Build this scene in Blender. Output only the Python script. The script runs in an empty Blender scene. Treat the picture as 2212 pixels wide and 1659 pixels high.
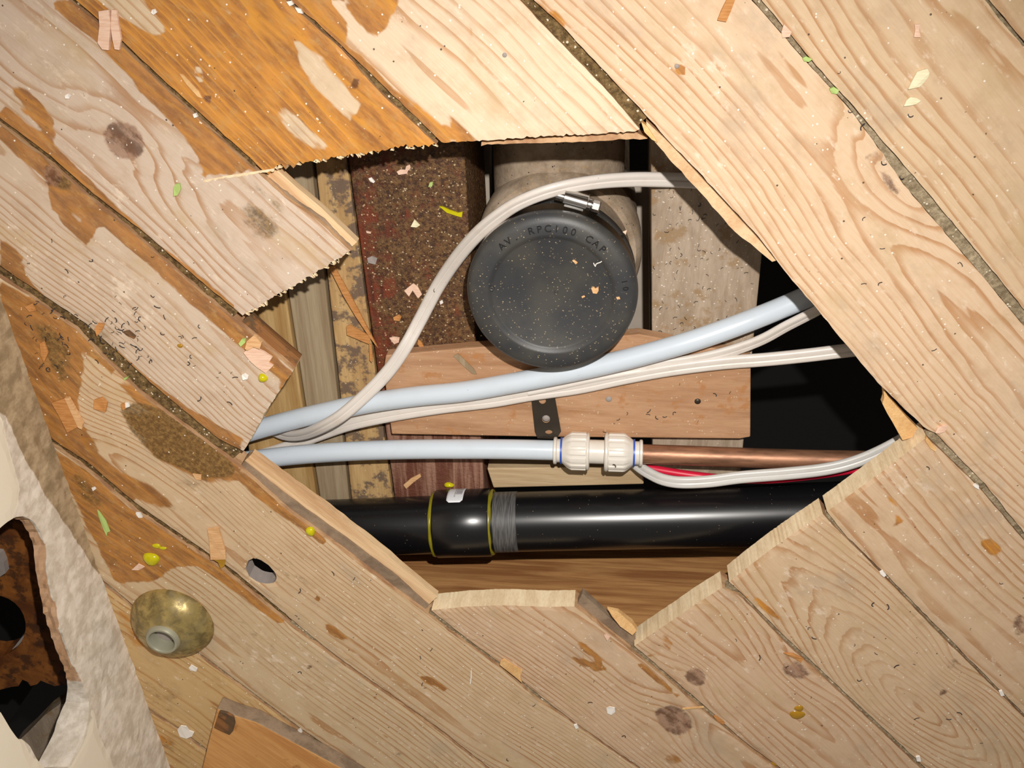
import bpy, bmesh, math, random
import numpy as np
from mathutils import Vector, Matrix
from mathutils.geometry import delaunay_2d_cdt

random.seed(7)
RNG = np.random.default_rng(7)
SC = bpy.context.scene
COL = SC.collection

# ------------------------------------------------------------------ camera
W, H, F = 2212.0, 1659.0, 2200.0
CAM_A, CAM_B, CAM_C = -0.18479396, -0.52395085, 0.19495692
CAM_Z = 0.64093909


def _rz(a):
    c, s = math.cos(a), math.sin(a)
    return np.array([[c, -s, 0], [s, c, 0], [0, 0, 1.0]])


def _rx(a):
    c, s = math.cos(a), math.sin(a)
    return np.array([[1.0, 0, 0], [0, c, -s], [0, s, c]])


R = _rz(CAM_A) @ _rx(CAM_B) @ _rz(CAM_C)
C = np.array([0.0, 0.0, CAM_Z])
cam_d = bpy.data.cameras.new('camera')
cam_d.sensor_width = 36.0
cam_d.lens = F / W * 36.0
cam_d.clip_start = 0.02
cam = bpy.data.objects.new('camera', cam_d)
COL.objects.link(cam)
M4 = Matrix([list(R[0]) + [0.0], list(R[1]) + [0.0], list(R[2]) + [CAM_Z], [0, 0, 0, 1]])
cam.matrix_world = M4
SC.camera = cam

# ------------------------------------------------------------------ light
SC.view_settings.view_transform = 'Standard'
SC.view_settings.look = 'None'
SC.view_settings.gamma = 1.0
SC.view_settings.exposure = 0.0
try:
    SC.view_settings.use_curve_mapping = False
except Exception:
    pass
world = bpy.data.worlds.new('world')
SC.world = world
world.use_nodes = True
bg = world.node_tree.nodes['Background']
bg.inputs[0].default_value = (1.0, 0.90, 0.78, 1)
bg.inputs[1].default_value = 0.20

# the camera's flash, a small lamp above and to the right of the lens
FLASH = C + R @ np.array([0.045, 0.078, 0.0])
fl = bpy.data.lights.new('flash', 'SPOT')
fl.energy = 31.0
fl.color = (1.0, 0.955, 0.90)
fl.spot_size = math.radians(118)
fl.spot_blend = 1.0
fl.shadow_soft_size = 0.006
flo = bpy.data.objects.new('flash', fl)
COL.objects.link(flo)
flo.location = FLASH
AIM = np.array([-0.09, -0.69, 0.0])
flo.rotation_euler = Vector(AIM - FLASH).to_track_quat('-Z', 'Y').to_euler()


# ------------------------------------------------------------------ pixel <-> world
def bp(px, z=0.0):
    """pixels of the 2212x1659 photograph -> points on the horizontal plane at height z"""
    px = np.atleast_2d(np.array(px, float))
    d = np.stack([(px[:, 0] - W / 2) / F, -(px[:, 1] - H / 2) / F, -np.ones(len(px))], 1) @ R.T
    z = np.broadcast_to(np.asarray(z, float), (len(px),))
    t = (z - C[2]) / d[:, 2]
    return C + d * t[:, None]


def p1(x, y, z=0.0):
    return bp([(x, y)], z)[0]


def proj(X):
    q = (np.atleast_2d(X) - C) @ R
    return np.stack([W / 2 + F * q[:, 0] / -q[:, 2], H / 2 - F * q[:, 1] / -q[:, 2]], 1)


S2 = math.sqrt(0.5)


def to_uv(X):
    X = np.atleast_2d(X)
    return np.stack([(X[:, 0] - X[:, 1]) * S2, (X[:, 0] + X[:, 1]) * S2], 1)


def from_uv(uv):
    uv = np.atleast_2d(uv)
    return np.stack([(uv[:, 0] + uv[:, 1]) * S2, (uv[:, 1] - uv[:, 0]) * S2], 1)


# ------------------------------------------------------------------ object helpers
def tag(o, label=None, cat=None, group=None, kind=None):
    if label: o['label'] = label
    if cat: o['category'] = cat
    if group: o['group'] = group
    if kind: o['kind'] = kind
    return o


def empty(name, loc=(0, 0, 0)):
    o = bpy.data.objects.new(name, None)
    o.empty_display_size = 0.02
    COL.objects.link(o)
    o.location = loc
    return o


def link(name, me, parent=None, mats=()):
    for m in mats:
        me.materials.append(m)
    o = bpy.data.objects.new(name, me)
    COL.objects.link(o)
    if parent is not None:
        o.parent = parent
        o.location = -Vector(parent.location) if parent.parent is None else (0, 0, 0)
        if parent.parent is not None:
            o.matrix_parent_inverse = Matrix.Identity(4)
    return o


def mesh(name, V, Fc, mats, parent=None, smooth=False, origin=None):
    """V in world coordinates; origin moves the object's origin to the thing"""
    V = np.asarray(V, float)
    if parent is None:
        org = V.mean(0) if origin is None else np.asarray(origin, float)
        if origin is None:
            org = np.array([org[0], org[1], V[:, 2].min()])
    else:
        org = np.zeros(3)
    me = bpy.data.meshes.new(name)
    me.from_pydata((V - org).tolist(), [], [list(map(int, f)) for f in Fc])
    me.validate()
    if not isinstance(mats, (list, tuple)):
        mats = [mats]
    for m in mats:
        me.materials.append(m)
    if smooth:
        me.shade_smooth()
    o = bpy.data.objects.new(name, me)
    COL.objects.link(o)
    if parent is not None:
        o.parent = parent
        w = Vector((0, 0, 0))
        q = parent
        while q is not None:
            w += q.location
            q = q.parent
        o.location = -w
    else:
        o.location = org
    return o


def prism(poly, z0, z1):
    """vertical prism over an xy outline, z0 top, z1 bottom -> V, F"""
    P = np.asarray(poly, float)[:, :2]
    n = len(P)
    a = 0.5 * np.sum(P[:, 0] * np.roll(P[:, 1], -1) - np.roll(P[:, 0], -1) * P[:, 1])
    if a < 0:
        P = P[::-1]
    z0 = np.broadcast_to(np.asarray(z0, float), (n,))
    z1 = np.broadcast_to(np.asarray(z1, float), (n,))
    V = np.concatenate([np.c_[P, z0], np.c_[P, z1]])
    Fc = [list(range(n)), list(range(2 * n - 1, n - 1, -1))]
    for i in range(n):
        j = (i + 1) % n
        Fc.append([i, i + n, j + n, j])
    return V, Fc


def join(parts):
    V, Fc, k = [], [], 0
    for v, f in parts:
        V.append(np.asarray(v, float))
        Fc += [[i + k for i in q] for q in f]
        k += len(v)
    return np.concatenate(V), Fc


def resample(P, step):
    P = np.asarray(P, float)
    d = np.r_[0, np.cumsum(np.linalg.norm(np.diff(P, axis=0), axis=1))]
    n = max(2, int(d[-1] / step) + 1)
    s = np.linspace(0, d[-1], n)
    return np.stack([np.interp(s, d, P[:, k]) for k in range(P.shape[1])], 1)


def spline(P, step=0.004):
    P = np.asarray(P, float)
    E = np.concatenate([[2 * P[0] - P[1]], P, [2 * P[-1] - P[-2]]])
    out = []
    for i in range(1, len(E) - 2):
        a, b, c, d = E[i - 1], E[i], E[i + 1], E[i + 2]
        t = np.linspace(0, 1, 14, endpoint=False)[:, None]
        out.append(0.5 * (2 * b + (c - a) * t + (2 * a - 5 * b + 4 * c - d) * t ** 2 + (3 * b - a - 3 * c + d) * t ** 3))
    out = np.concatenate(out + [P[-1:]])
    return resample(out, step)


def sweep(path, profile, up=(0, 0, 1), twist=None):
    """profile: list of (side, up) ; closed tube with end caps"""
    P = np.asarray(path, float)
    prof = np.asarray(profile, float)
    n, m = len(P), len(prof)
    T = np.gradient(P, axis=0)
    T /= np.linalg.norm(T, axis=1)[:, None]
    up = np.broadcast_to(np.asarray(up, float), (n, 3))
    S = np.cross(T, up)
    S /= np.linalg.norm(S, axis=1)[:, None]
    U = np.cross(S, T)
    if twist is not None:
        c, s = np.cos(twist)[:, None], np.sin(twist)[:, None]
        S, U = S * c + U * s, U * c - S * s
    V = (P[:, None, :] + S[:, None, :] * prof[None, :, 0, None] + U[:, None, :] * prof[None, :, 1, None]).reshape(-1, 3)
    Fc = []
    for i in range(n - 1):
        for j in range(m):
            k = (j + 1) % m
            Fc.append([i * m + j, i * m + k, (i + 1) * m + k, (i + 1) * m + j])
    Fc.append(list(range(m)))
    Fc.append(list(range((n - 1) * m + m - 1, (n - 1) * m - 1, -1)))
    return V, [f[::-1] for f in Fc]


def circ(r, n=24):
    a = np.linspace(0, 2 * math.pi, n, endpoint=False)
    return np.stack([r * np.cos(a), r * np.sin(a)], 1)


def lathe(prof, c, axis=(0, 0, 1), n=48, flutes=0, depth=0.0, capped=True):
    """prof: list of (radius, along axis)"""
    ax = Vector(axis).normalized()
    s = ax.orthogonal().normalized()
    if abs(ax.z) > 0.9:
        s = Vector((1, 0, 0))
        s = (s - ax * s.dot(ax)).normalized()
    t = ax.cross(s)
    V, Fc = [], []
    m = len(prof)
    for i in range(n):
        a = 2 * math.pi * i / n
        d = s * math.cos(a) + t * math.sin(a)
        for k, pr in enumerate(prof):
            r, z = pr[0], pr[1]
            if len(pr) > 2 and flutes:
                ph = (a * flutes / (2 * math.pi)) % 1.0
                r = r - (depth if ph < 0.32 else 0.0)
            V.append(Vector(c) + d * r + ax * z)
    for i in range(n):
        j = (i + 1) % n
        for k in range(m - 1):
            Fc.append([i * m + k, j * m + k, j * m + k + 1, i * m + k + 1])
    if capped:
        Fc.append([i * m for i in range(n)][::-1])
        Fc.append([i * m + m - 1 for i in range(n)])
    return np.array([list(v) for v in V]), Fc


def sharp(o, deg=35):
    me = o.data
    me.shade_smooth()
    try:
        me.set_sharp_from_angle(angle=math.radians(deg))
    except Exception:
        pass
    return o


def bevel(o, w=0.001, seg=2):
    m = o.modifiers.new('bevel', 'BEVEL')
    m.width = w
    m.segments = seg
    m.limit_method = 'ANGLE'
    return o


# ------------------------------------------------------------------ materials
def lin(r, g, b):
    f = lambda c: (c / 255 / 12.92) if c / 255 <= 0.04045 else ((c / 255 + 0.055) / 1.055) ** 2.4
    return (f(r), f(g), f(b), 1.0)


class NT:
    def __init__(self, name):
        self.m = bpy.data.materials.new(name)
        self.m.use_nodes = True
        self.t = self.m.node_tree
        self.b = self.t.nodes['Principled BSDF']

    def n(self, typ, **kw):
        o = self.t.nodes.new(typ)
        for k, v in kw.items():
            setattr(o, k, v)
        return o

    def set(self, sock, v):
        if isinstance(v, bpy.types.NodeSocket):
            self.t.links.new(v, sock)
        elif v is not None:
            sock.default_value = v

    def math(self, op, a, b=None, c=None, clamp=False):
        o = self.n('ShaderNodeMath', operation=op, use_clamp=clamp)
        self.set(o.inputs[0], a)
        if b is not None: self.set(o.inputs[1], b)
        if c is not None: self.set(o.inputs[2], c)
        return o.outputs[0]

    def mix(self, f, a, b, mode='MIX'):
        o = self.n('ShaderNodeMix', data_type='RGBA', blend_type=mode)
        o.clamp_factor = True
        self.set(o.inputs[0], f)
        self.set(o.inputs[6], a)
        self.set(o.inputs[7], b)
        return o.outputs[2]

    def ss(self, v, lo, hi, t0=0.0, t1=1.0):
        o = self.n('ShaderNodeMapRange', interpolation_type='SMOOTHSTEP')
        self.set(o.inputs[0], v)
        o.inputs[1].default_value = lo
        o.inputs[2].default_value = hi
        o.inputs[3].default_value = t0
        o.inputs[4].default_value = t1
        return o.outputs[0]

    def noise(self, vec, scale, detail=2.0, rough=0.5, dist=0.0):
        o = self.n('ShaderNodeTexNoise')
        self.set(o.inputs['Vector'], vec)
        o.inputs['Scale'].default_value = scale
        o.inputs['Detail'].default_value = detail
        o.inputs['Roughness'].default_value = rough
        o.inputs['Distortion'].default_value = dist
        return o.outputs[0]

    def vor(self, vec, scale, feature='F1'):
        o = self.n('ShaderNodeTexVoronoi', feature=feature)
        self.set(o.inputs['Vector'], vec)
        o.inputs['Scale'].default_value = scale
        return o

    def scale(self, vec, s, off=(0, 0, 0)):
        o = self.n('ShaderNodeMapping')
        self.set(o.inputs[0], vec)
        o.inputs[1].default_value = off
        o.inputs[3].default_value = s
        return o.outputs[0]

    def attr(self, name):
        return self.n('ShaderNodeAttribute', attribute_name=name)

    def pos(self):
        return self.n('ShaderNodeNewGeometry').outputs['Position']

    def obj(self):
        return self.n('ShaderNodeTexCoord').outputs['Object']

    def bump(self, h, strength=0.3, dist=0.001):
        o = self.n('ShaderNodeBump')
        o.inputs['Strength'].default_value = strength
        o.inputs['Distance'].default_value = dist
        self.set(o.inputs['Height'], h)
        self.t.links.new(o.outputs[0], self.b.inputs['Normal'])

    def out(self, col, rough=0.6, metal=0.0, spec=None):
        self.set(self.b.inputs['Base Color'], col)
        self.set(self.b.inputs['Roughness'], rough)
        self.set(self.b.inputs['Metallic'], metal)
        if spec is not None:
            self.set(self.b.inputs['Specular IOR Level'], spec)
        return self.m


def plain(name, col, rough=0.5, metal=0.0, var=0.12, scale=60.0, spec=None, bump=0.0):
    k = NT(name)
    p = k.pos()
    nz = k.noise(p, scale, 3.0)
    c = k.mix(nz, tuple(x * (1 - var) for x in col[:3]) + (1,), tuple(min(1, x * (1 + var)) for x in col[:3]) + (1,))
    if bump:
        k.bump(k.noise(p, scale * 4, 3.0), bump, 0.001)
    return k.out(c, rough, metal, spec)


def mat_board():
    k = NT('floor_board_wood')
    uvn = k.n('ShaderNodeUVMap', uv_map='UVMap').outputs[0]
    ring = k.attr('ring').outputs['Fac']
    base = k.attr('base').outputs['Color']
    msk = k.n('ShaderNodeSeparateColor')
    k.set(msk.inputs[0], k.attr('mask').outputs['Color'])
    wet, dirt, pale = msk.outputs[0], msk.outputs[1], msk.outputs[2]
    knot = k.attr('mask').outputs['Alpha']
    stretch = k.scale(uvn, (5, 55, 1))
    wob = k.noise(stretch, 1.0, 3.0, 0.55)
    wob2 = k.noise(k.scale(uvn, (14, 40, 1), (3, 8, 0)), 1.0, 2.0)
    rv = k.math('ADD', ring, k.math('MULTIPLY', k.math('SUBTRACT', wob, 0.5), 1.5))
    rv = k.math('ADD', rv, k.math('MULTIPLY', k.math('SUBTRACT', wob2, 0.5), 0.7))
    fr = k.math('FRACT', rv)
    late = k.math('MULTIPLY', k.ss(fr, 0.55, 0.92), k.ss(fr, 0.93, 1.0, 1.0, 0.0))
    big = k.noise(k.scale(uvn, (9, 16, 1), (1, 2, 0)), 1.0, 3.0, 0.6)
    late = k.math('MULTIPLY', late, k.ss(big, 0.25, 0.65, 0.25, 1.0))
    fib = k.noise(k.scale(uvn, (28, 850, 1)), 1.0, 3.0, 0.6)
    mott = k.noise(k.scale(uvn, (40, 60, 1), (5, 1, 0)), 1.0, 4.0, 0.65)
    col = k.mix(late, base, k.mix(1.0, base, (0.72, 0.53, 0.38, 1), 'MULTIPLY'))
    col = k.mix(k.math('MULTIPLY', k.ss(fib, 0.35, 0.75), 0.30), col, k.mix(1.0, col, (0.80, 0.70, 0.60, 1), 'MULTIPLY'))
    col = k.mix(k.ss(mott, 0.45, 0.75, 0.0, 0.45), col, k.mix(1.0, col, (0.72, 0.64, 0.56, 1), 'MULTIPLY'))
    # rubbed, greyish white scuffs
    sc = k.noise(k.scale(uvn, (70, 150, 1), (7, 3, 0)), 1.0, 4.0, 0.7)
    scuff = k.ss(k.math('ADD', sc, k.math('MULTIPLY', pale, 0.11)), 0.57, 0.73, 0.0, 0.55)
    col = k.mix(scuff, col, lin(238, 220, 198))
    # thin tan and grey grime, everywhere
    g1 = k.noise(k.scale(uvn, (16, 26, 1), (8, 5, 0)), 1.0, 5.0, 0.7)
    col = k.mix(k.ss(g1, 0.50, 0.72, 0.0, 0.55), col, lin(192, 164, 122))
    g2 = k.noise(k.scale(uvn, (13, 20, 1), (2, 9, 0)), 1.0, 5.0, 0.7)
    col = k.mix(k.ss(g2, 0.52, 0.74, 0.0, 0.50), col, lin(172, 154, 132))
    # old varnish / wet stain with ragged borders
    nb = k.noise(k.scale(uvn, (22, 75, 1), (2, 6, 0)), 1.0, 4.0, 0.6)
    w = k.ss(k.math('ADD', wet, k.math('MULTIPLY', k.math('SUBTRACT', nb, 0.5), 1.05)), 0.38, 0.60)
    w = k.math('MULTIPLY', w, k.ss(wet, 0.02, 0.12))
    nv = k.noise(k.scale(uvn, (30, 130, 1), (9, 1, 0)), 1.0, 4.0, 0.65)
    wcol = k.mix(k.ss(nv, 0.3, 0.72), lin(206, 136, 46), lin(142, 84, 28))
    nw = k.noise(k.scale(uvn, (90, 160, 1), (1, 7, 0)), 1.0, 5.0, 0.75)
    wcol = k.mix(k.math('MULTIPLY', late, 0.65), wcol, lin(228, 160, 62))
    wtone = k.attr('wettone').outputs['Fac']
    wcol = k.mix(k.math('MULTIPLY', wtone, 0.8), wcol, k.mix(k.ss(nv, 0.3, 0.7), lin(160, 108, 58), lin(112, 72, 36)))
    wcol = k.mix(k.ss(nw, 0.48, 0.72, 0.0, 0.55), wcol, lin(190, 150, 92))
    wcol = k.mix(k.ss(nw, 0.28, 0.42, 0.45, 0.0), wcol, lin(84, 54, 26))
    col = k.mix(k.math('MULTIPLY', w, 0.90), col, wcol)
    # trodden-in dirt
    nd = k.noise(k.scale(uvn, (60, 90, 1), (4, 4, 0)), 1.0, 5.0, 0.7)
    dm = k.ss(k.math('ADD', dirt, k.math('MULTIPLY', k.math('SUBTRACT', nd, 0.5), 0.9)), 0.36, 0.66)
    dm = k.math('MULTIPLY', dm, k.ss(dirt, 0.02, 0.12))
    nd2 = k.noise(k.scale(uvn, (300, 300, 1)), 1.0, 4.0, 0.75)
    dcol = k.mix(k.ss(nd2, 0.38, 0.70), lin(84, 64, 36), lin(150, 118, 70))
    col = k.mix(k.math('MULTIPLY', dm, 0.82), col, dcol)
    # knots
    kd = k.mix(k.ss(nd, 0.40, 0.60), lin(158, 122, 100), lin(84, 50, 34))
    nk = k.math('ADD', knot, k.math('MULTIPLY', k.math('SUBTRACT', nd, 0.5), 0.9))
    km = k.ss(nk, 0.36, 0.66)
    km = k.math('MULTIPLY', km, k.ss(knot, 0.03, 0.2))
    col = k.mix(k.math('MULTIPLY', km, 0.80), col, kd)
    # tiny specks of plaster and soot
    v1 = k.vor(k.scale(uvn, (1, 1, 1)), 210.0)
    sp = k.math('MULTIPLY', k.math('LESS_THAN', v1.outputs['Distance'], 0.13),
                k.math('GREATER_THAN', k.noise(uvn, 170.0, 1.0), 0.565))
    col = k.mix(k.math('MULTIPLY', sp, 0.8), col, lin(246, 240, 228))
    v2 = k.vor(k.scale(uvn, (1, 1, 1), (0.31, 0.17, 0)), 160.0)
    sp2 = k.math('MULTIPLY', k.math('LESS_THAN', v2.outputs['Distance'], 0.11),
                 k.math('GREATER_THAN', k.noise(uvn, 120.0, 1.0), 0.63))
    col = k.mix(k.math('MULTIPLY', sp2, 0.85), col, lin(60, 48, 38))
    hgt = k.math('SUBTRACT', k.math('MULTIPLY', fib, 0.45), k.math('MULTIPLY', late, 0.6))
    hgt = k.math('ADD', hgt, k.math('MULTIPLY', mott, 0.6))
    k.bump(hgt, 0.30, 0.0008)
    rough = k.mix(w, (0.62, 0.62, 0.62, 1), (0.40, 0.40, 0.40, 1))
    return k.out(col, rough, 0.0, 0.30)


def mat_timber(name, c1, c2, sx=(60, 5, 60), stain=None, rough=0.65, amt=0.5, bump=0.25, spk=0.0, rot=0.0):
    """plain sawn timber; sx stretches the grain (small number = along the grain)"""
    k = NT(name)
    p = k.pos()
    if rot:
        mp = k.n('ShaderNodeVectorRotate', rotation_type='Z_AXIS')
        k.set(mp.inputs['Vector'], p)
        mp.inputs['Angle'].default_value = rot
        p = mp.outputs[0]
    g = k.noise(k.scale(p, sx), 1.0, 4.0, 0.6, 0.6)
    f = k.noise(k.scale(p, tuple(v * 9 for v in sx)), 1.0, 3.0, 0.6)
    col = k.mix(k.ss(g, 0.35, 0.66), c1, c2)
    col = k.mix(k.math('MULTIPLY', k.ss(f, 0.35, 0.7), 0.35), col, k.mix(1.0, col, (0.72, 0.62, 0.52, 1), 'MULTIPLY'))
    h = f
    if stain is not None:
        s = k.noise(p, 55.0, 5.0, 0.65)
        sm = k.ss(s, 0.62 - amt * 0.25, 0.72 - amt * 0.25)
        col = k.mix(k.math('MULTIPLY', sm, 0.85), col, stain)
    if spk:
        v = k.vor(p, 330.0)
        m = k.math('MULTIPLY', k.math('LESS_THAN', v.outputs['Distance'], 0.16), k.math('GREATER_THAN', k.noise(p, 240.0, 1.0), 0.60 - spk * 0.1))
        col = k.mix(k.math('MULTIPLY', m, 0.8), col, lin(220, 205, 180))
    k.bump(h, bump, 0.001)
    return k.out(col, rough, 0.0, 0.3)


def mat_crust():
    """dark timber caked with old dirt; cleaner and redder towards its far end"""
    k = NT('dirty_joist')
    p = k.pos()
    g = k.noise(k.scale(p, (170, 10, 60)), 1.0, 4.0, 0.6, 0.5)
    wood = k.mix(k.ss(g, 0.35, 0.7), lin(122, 56, 30), lin(66, 30, 18))
    wood2 = k.mix(k.ss(g, 0.38, 0.62), lin(160, 120, 100), lin(108, 64, 48))
    n1 = k.noise(p, 60.0, 6.0, 0.75)
    n2 = k.noise(p, 360.0, 4.0, 0.75)
    crust = k.mix(k.ss(n2, 0.36, 0.66), lin(56, 34, 20), lin(124, 92, 54))
    sep = k.n('ShaderNodeSeparateXYZ')
    k.set(sep.inputs[0], p)
    far = k.ss(sep.outputs[1], -0.45, -0.42)
    side = k.ss(sep.outputs[0], -0.195, -0.160)
    cm = k.math('MULTIPLY', k.ss(k.math('ADD', n1, k.math('MULTIPLY', side, 0.16)), 0.47, 0.64), far)
    col = k.mix(far, wood2, wood)
    col = k.mix(k.math('MULTIPLY', cm, 0.92), col, crust)
    v = k.vor(p, 300.0)
    m = k.math('MULTIPLY', k.math('LESS_THAN', v.outputs['Distance'], 0.22), k.math('GREATER_THAN', k.noise(p, 210.0, 1.0), 0.55))
    col = k.mix(k.math('MULTIPLY', m, k.math('MULTIPLY', far, 0.85)), col, lin(200, 176, 138))
    k.bump(k.math('ADD', k.math('MULTIPLY', n2, 0.8), n1), 0.7, 0.002)
    return k.out(col, 0.5, 0.0, 0.4)


def mat_pipe_iron():
    k = NT('dusty_soil_pipe')
    p = k.pos()
    n = k.noise(p, 45.0, 5.0, 0.7)
    n2 = k.noise(p, 300.0, 3.0, 0.7)
    col = k.mix(k.ss(n, 0.35, 0.68), lin(172, 154, 134), lin(136, 118, 98))
    col = k.mix(k.ss(n2, 0.52, 0.72, 0.0, 0.6), col, lin(176, 146, 104))
    v = k.vor(p, 260.0)
    m = k.math('MULTIPLY', k.math('LESS_THAN', v.outputs['Distance'], 0.16), k.math('GREATER_THAN', k.noise(p, 190.0, 1.0), 0.58))
    col = k.mix(m, col, lin(60, 50, 44))
    k.bump(n2, 0.4, 0.001)
    return k.out(col, 0.8, 0.0, 0.2)


def mat_rubber():
    k = NT('black_rubber')
    p = k.pos()
    n = k.noise(p, 28.0, 3.0, 0.6)
    col = k.mix(k.ss(n, 0.35, 0.7), lin(52, 53, 55), lin(68, 66, 62))
    v = k.vor(p, 420.0)
    m = k.math('MULTIPLY', k.math('LESS_THAN', v.outputs['Distance'], 0.20), k.math('GREATER_THAN', k.noise(p, 300.0, 1.0), 0.56))
    col = k.mix(k.math('MULTIPLY', m, 0.8), col, lin(150, 132, 104))
    k.bump(k.noise(p, 900.0, 3.0), 0.08, 0.0006)
    return k.out(col, k.mix(n, (0.44, 0.44, 0.44, 1), (0.54, 0.54, 0.54, 1)), 0.0, 0.55)


def mat_dirt(name, a, b, sc=260.0, spk=True):
    k = NT(name)
    p = k.pos()
    n = k.noise(p, sc, 5.0, 0.75)
    n0 = k.noise(p, 24.0, 3.0, 0.6)
    col = k.mix(k.ss(n, 0.35, 0.66), a, b)
    col = k.mix(k.ss(n0, 0.4, 0.6, 0.0, 0.5), col, k.mix(1.0, col, (0.62, 0.58, 0.52, 1), 'MULTIPLY'))
    if spk:
        v = k.vor(p, 320.0)
        m = k.math('MULTIPLY', k.math('LESS_THAN', v.outputs['Distance'], 0.24), k.math('GREATER_THAN', k.noise(p, 180.0, 1.0), 0.55))
        col = k.mix(m, col, lin(224, 214, 190))
    k.bump(n, 0.8, 0.002)
    return k.out(col, 0.85, 0.0, 0.2)


def mat_plaster():
    """wall: painted field above, bare scraped plaster low down, brown dirt at the foot; bounds are a vertex attribute"""
    k = NT('plaster_wall')
    p = k.pos()
    at = k.n('ShaderNodeSeparateColor')
    k.set(at.inputs[0], k.attr('zone').outputs['Color'])
    n = k.noise(p, 55.0, 4.0, 0.65)
    n2 = k.noise(k.scale(p, (90, 90, 60)), 1.0, 4.0, 0.65)
    nn = k.math('MULTIPLY', k.math('SUBTRACT', n, 0.5), 0.42)
    bare = k.mix(k.ss(n2, 0.35, 0.65), lin(238, 228, 214), lin(208, 196, 178))
    paint = k.mix(n, lin(236, 226, 204), lin(240, 231, 212))
    col = k.mix(k.ss(k.math('ADD', at.outputs[0], nn), 0.45, 0.54), bare, paint)
    foot = k.mix(k.ss(n2, 0.32, 0.68), lin(184, 158, 118), lin(136, 112, 74))
    col = k.mix(k.math('MULTIPLY', k.ss(k.math('ADD', at.outputs[1], nn), 0.42, 0.58), 0.85), col, foot)
    rust = k.mix(n2, lin(196, 142, 82), lin(170, 112, 62))
    col = k.mix(k.math('MULTIPLY', k.ss(k.math('ADD', at.outputs[2], k.math('MULTIPLY', nn, 2.0)), 0.46, 0.6), 0.75), col, rust)
    hb = k.math('MULTIPLY', n2, k.ss(at.outputs[0], 0.4, 0.6, 1.0, 0.05))
    k.bump(hb, 0.35, 0.0012)
    return k.out(col, 0.8, 0.0, 0.2)


def mat_barcode():
    k = NT('barcode_label')
    uv = k.n('ShaderNodeUVMap', uv_map='UVMap').outputs[0]
    sep = k.n('ShaderNodeSeparateXYZ')
    k.set(sep.inputs[0], uv)
    x, y = sep.outputs[0], sep.outputs[1]
    bars = k.math('GREATER_THAN', k.noise(k.scale(uv, (0, 46, 0)), 1.0, 0.0), 0.52)
    inb = k.math('MULTIPLY', k.math('MULTIPLY', k.math('GREATER_THAN', x, 0.52), k.math('LESS_THAN', x, 0.90)),
                 k.math('MULTIPLY', k.math('GREATER_THAN', y, 0.32), k.math('LESS_THAN', y, 0.97)))
    txt = k.math('GREATER_THAN', k.noise(k.scale(uv, (18, 60, 0), (3, 3, 0)), 1.0, 0.0), 0.56)
    int_ = k.math('MULTIPLY', k.math('MULTIPLY', k.math('GREATER_THAN', x, 0.42), k.math('LESS_THAN', x, 0.50)),
                  k.math('MULTIPLY', k.math('GREATER_THAN', y, 0.20), k.math('LESS_THAN', y, 0.95)))
    m = k.math('ADD', k.math('MULTIPLY', bars, inb), k.math('MULTIPLY', txt, int_), clamp=True)
    return k.out(k.mix(m, lin(226, 228, 232), lin(64, 64, 66)), 0.5)


def mat_abs():
    """glossy black waste pipe"""
    k = NT('black_waste_pipe')
    p = k.pos()
    n = k.noise(k.scale(p, (12, 200, 200)), 1.0, 3.0, 0.6)
    v = k.vor(p, 420.0)
    m = k.math('MULTIPLY', k.math('LESS_THAN', v.outputs['Distance'], 0.12), k.math('GREATER_THAN', k.noise(p, 300.0, 1.0), 0.63))
    col = k.mix(m, lin(15, 15, 17), lin(150, 130, 104))
    r = k.mix(n, (0.25, 0.25, 0.25, 1), (0.33, 0.33, 0.33, 1))
    return k.out(col, r, 0.0, 0.62)


def mat_sanded():
    k = NT('sanded_pipe_end')
    p = k.pos()
    n = k.noise(k.scale(p, (900, 60, 60)), 1.0, 3.0, 0.6)
    return k.out(k.mix(k.ss(n, 0.3, 0.7), lin(52, 52, 54), lin(96, 94, 92)), 0.5)


def mat_copper():
    k = NT('copper')
    p = k.pos()
    n = k.noise(k.scale(p, (30, 160, 160)), 1.0, 4.0, 0.65)
    col = k.mix(k.ss(n, 0.35, 0.7), lin(172, 126, 98), lin(124, 88, 66))
    return k.out(col, k.mix(n, (0.36, 0.36, 0.36, 1), (0.52, 0.52, 0.52, 1)), 0.55)


def mat_brass():
    k = NT('tarnished_brass')
    p = k.pos()
    n = k.noise(p, 110.0, 5.0, 0.7)
    n2 = k.noise(p, 40.0, 3.0, 0.6)
    col = k.mix(k.ss(n, 0.36, 0.66), lin(178, 156, 98), lin(122, 106, 66))
    col = k.mix(k.ss(n2, 0.5, 0.7, 0.0, 0.55), col, lin(150, 138, 108))
    k.bump(n, 0.15, 0.0008)
    return k.out(col, k.mix(k.ss(n, 0.4, 0.6), (0.22, 0.22, 0.22, 1), (0.50, 0.50, 0.50, 1)), 0.45)


def mat_plastic(name, col, rough=0.3, dusty=0.25):
    k = NT(name)
    p = k.pos()
    n = k.noise(p, 60.0, 4.0, 0.65)
    c = k.mix(k.ss(n, 0.45, 0.75, 0.0, dusty), col, k.mix(1.0, col, (0.82, 0.76, 0.68, 1), 'MULTIPLY'))
    v = k.vor(p, 280.0)
    m = k.math('MULTIPLY', k.math('LESS_THAN', v.outputs['Distance'], 0.09), k.math('GREATER_THAN', k.noise(p, 200.0, 1.0), 0.66))
    c = k.mix(k.math('MULTIPLY', m, 0.7), c, lin(90, 76, 60))
    return k.out(c, rough, 0.0, 0.5)


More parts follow.
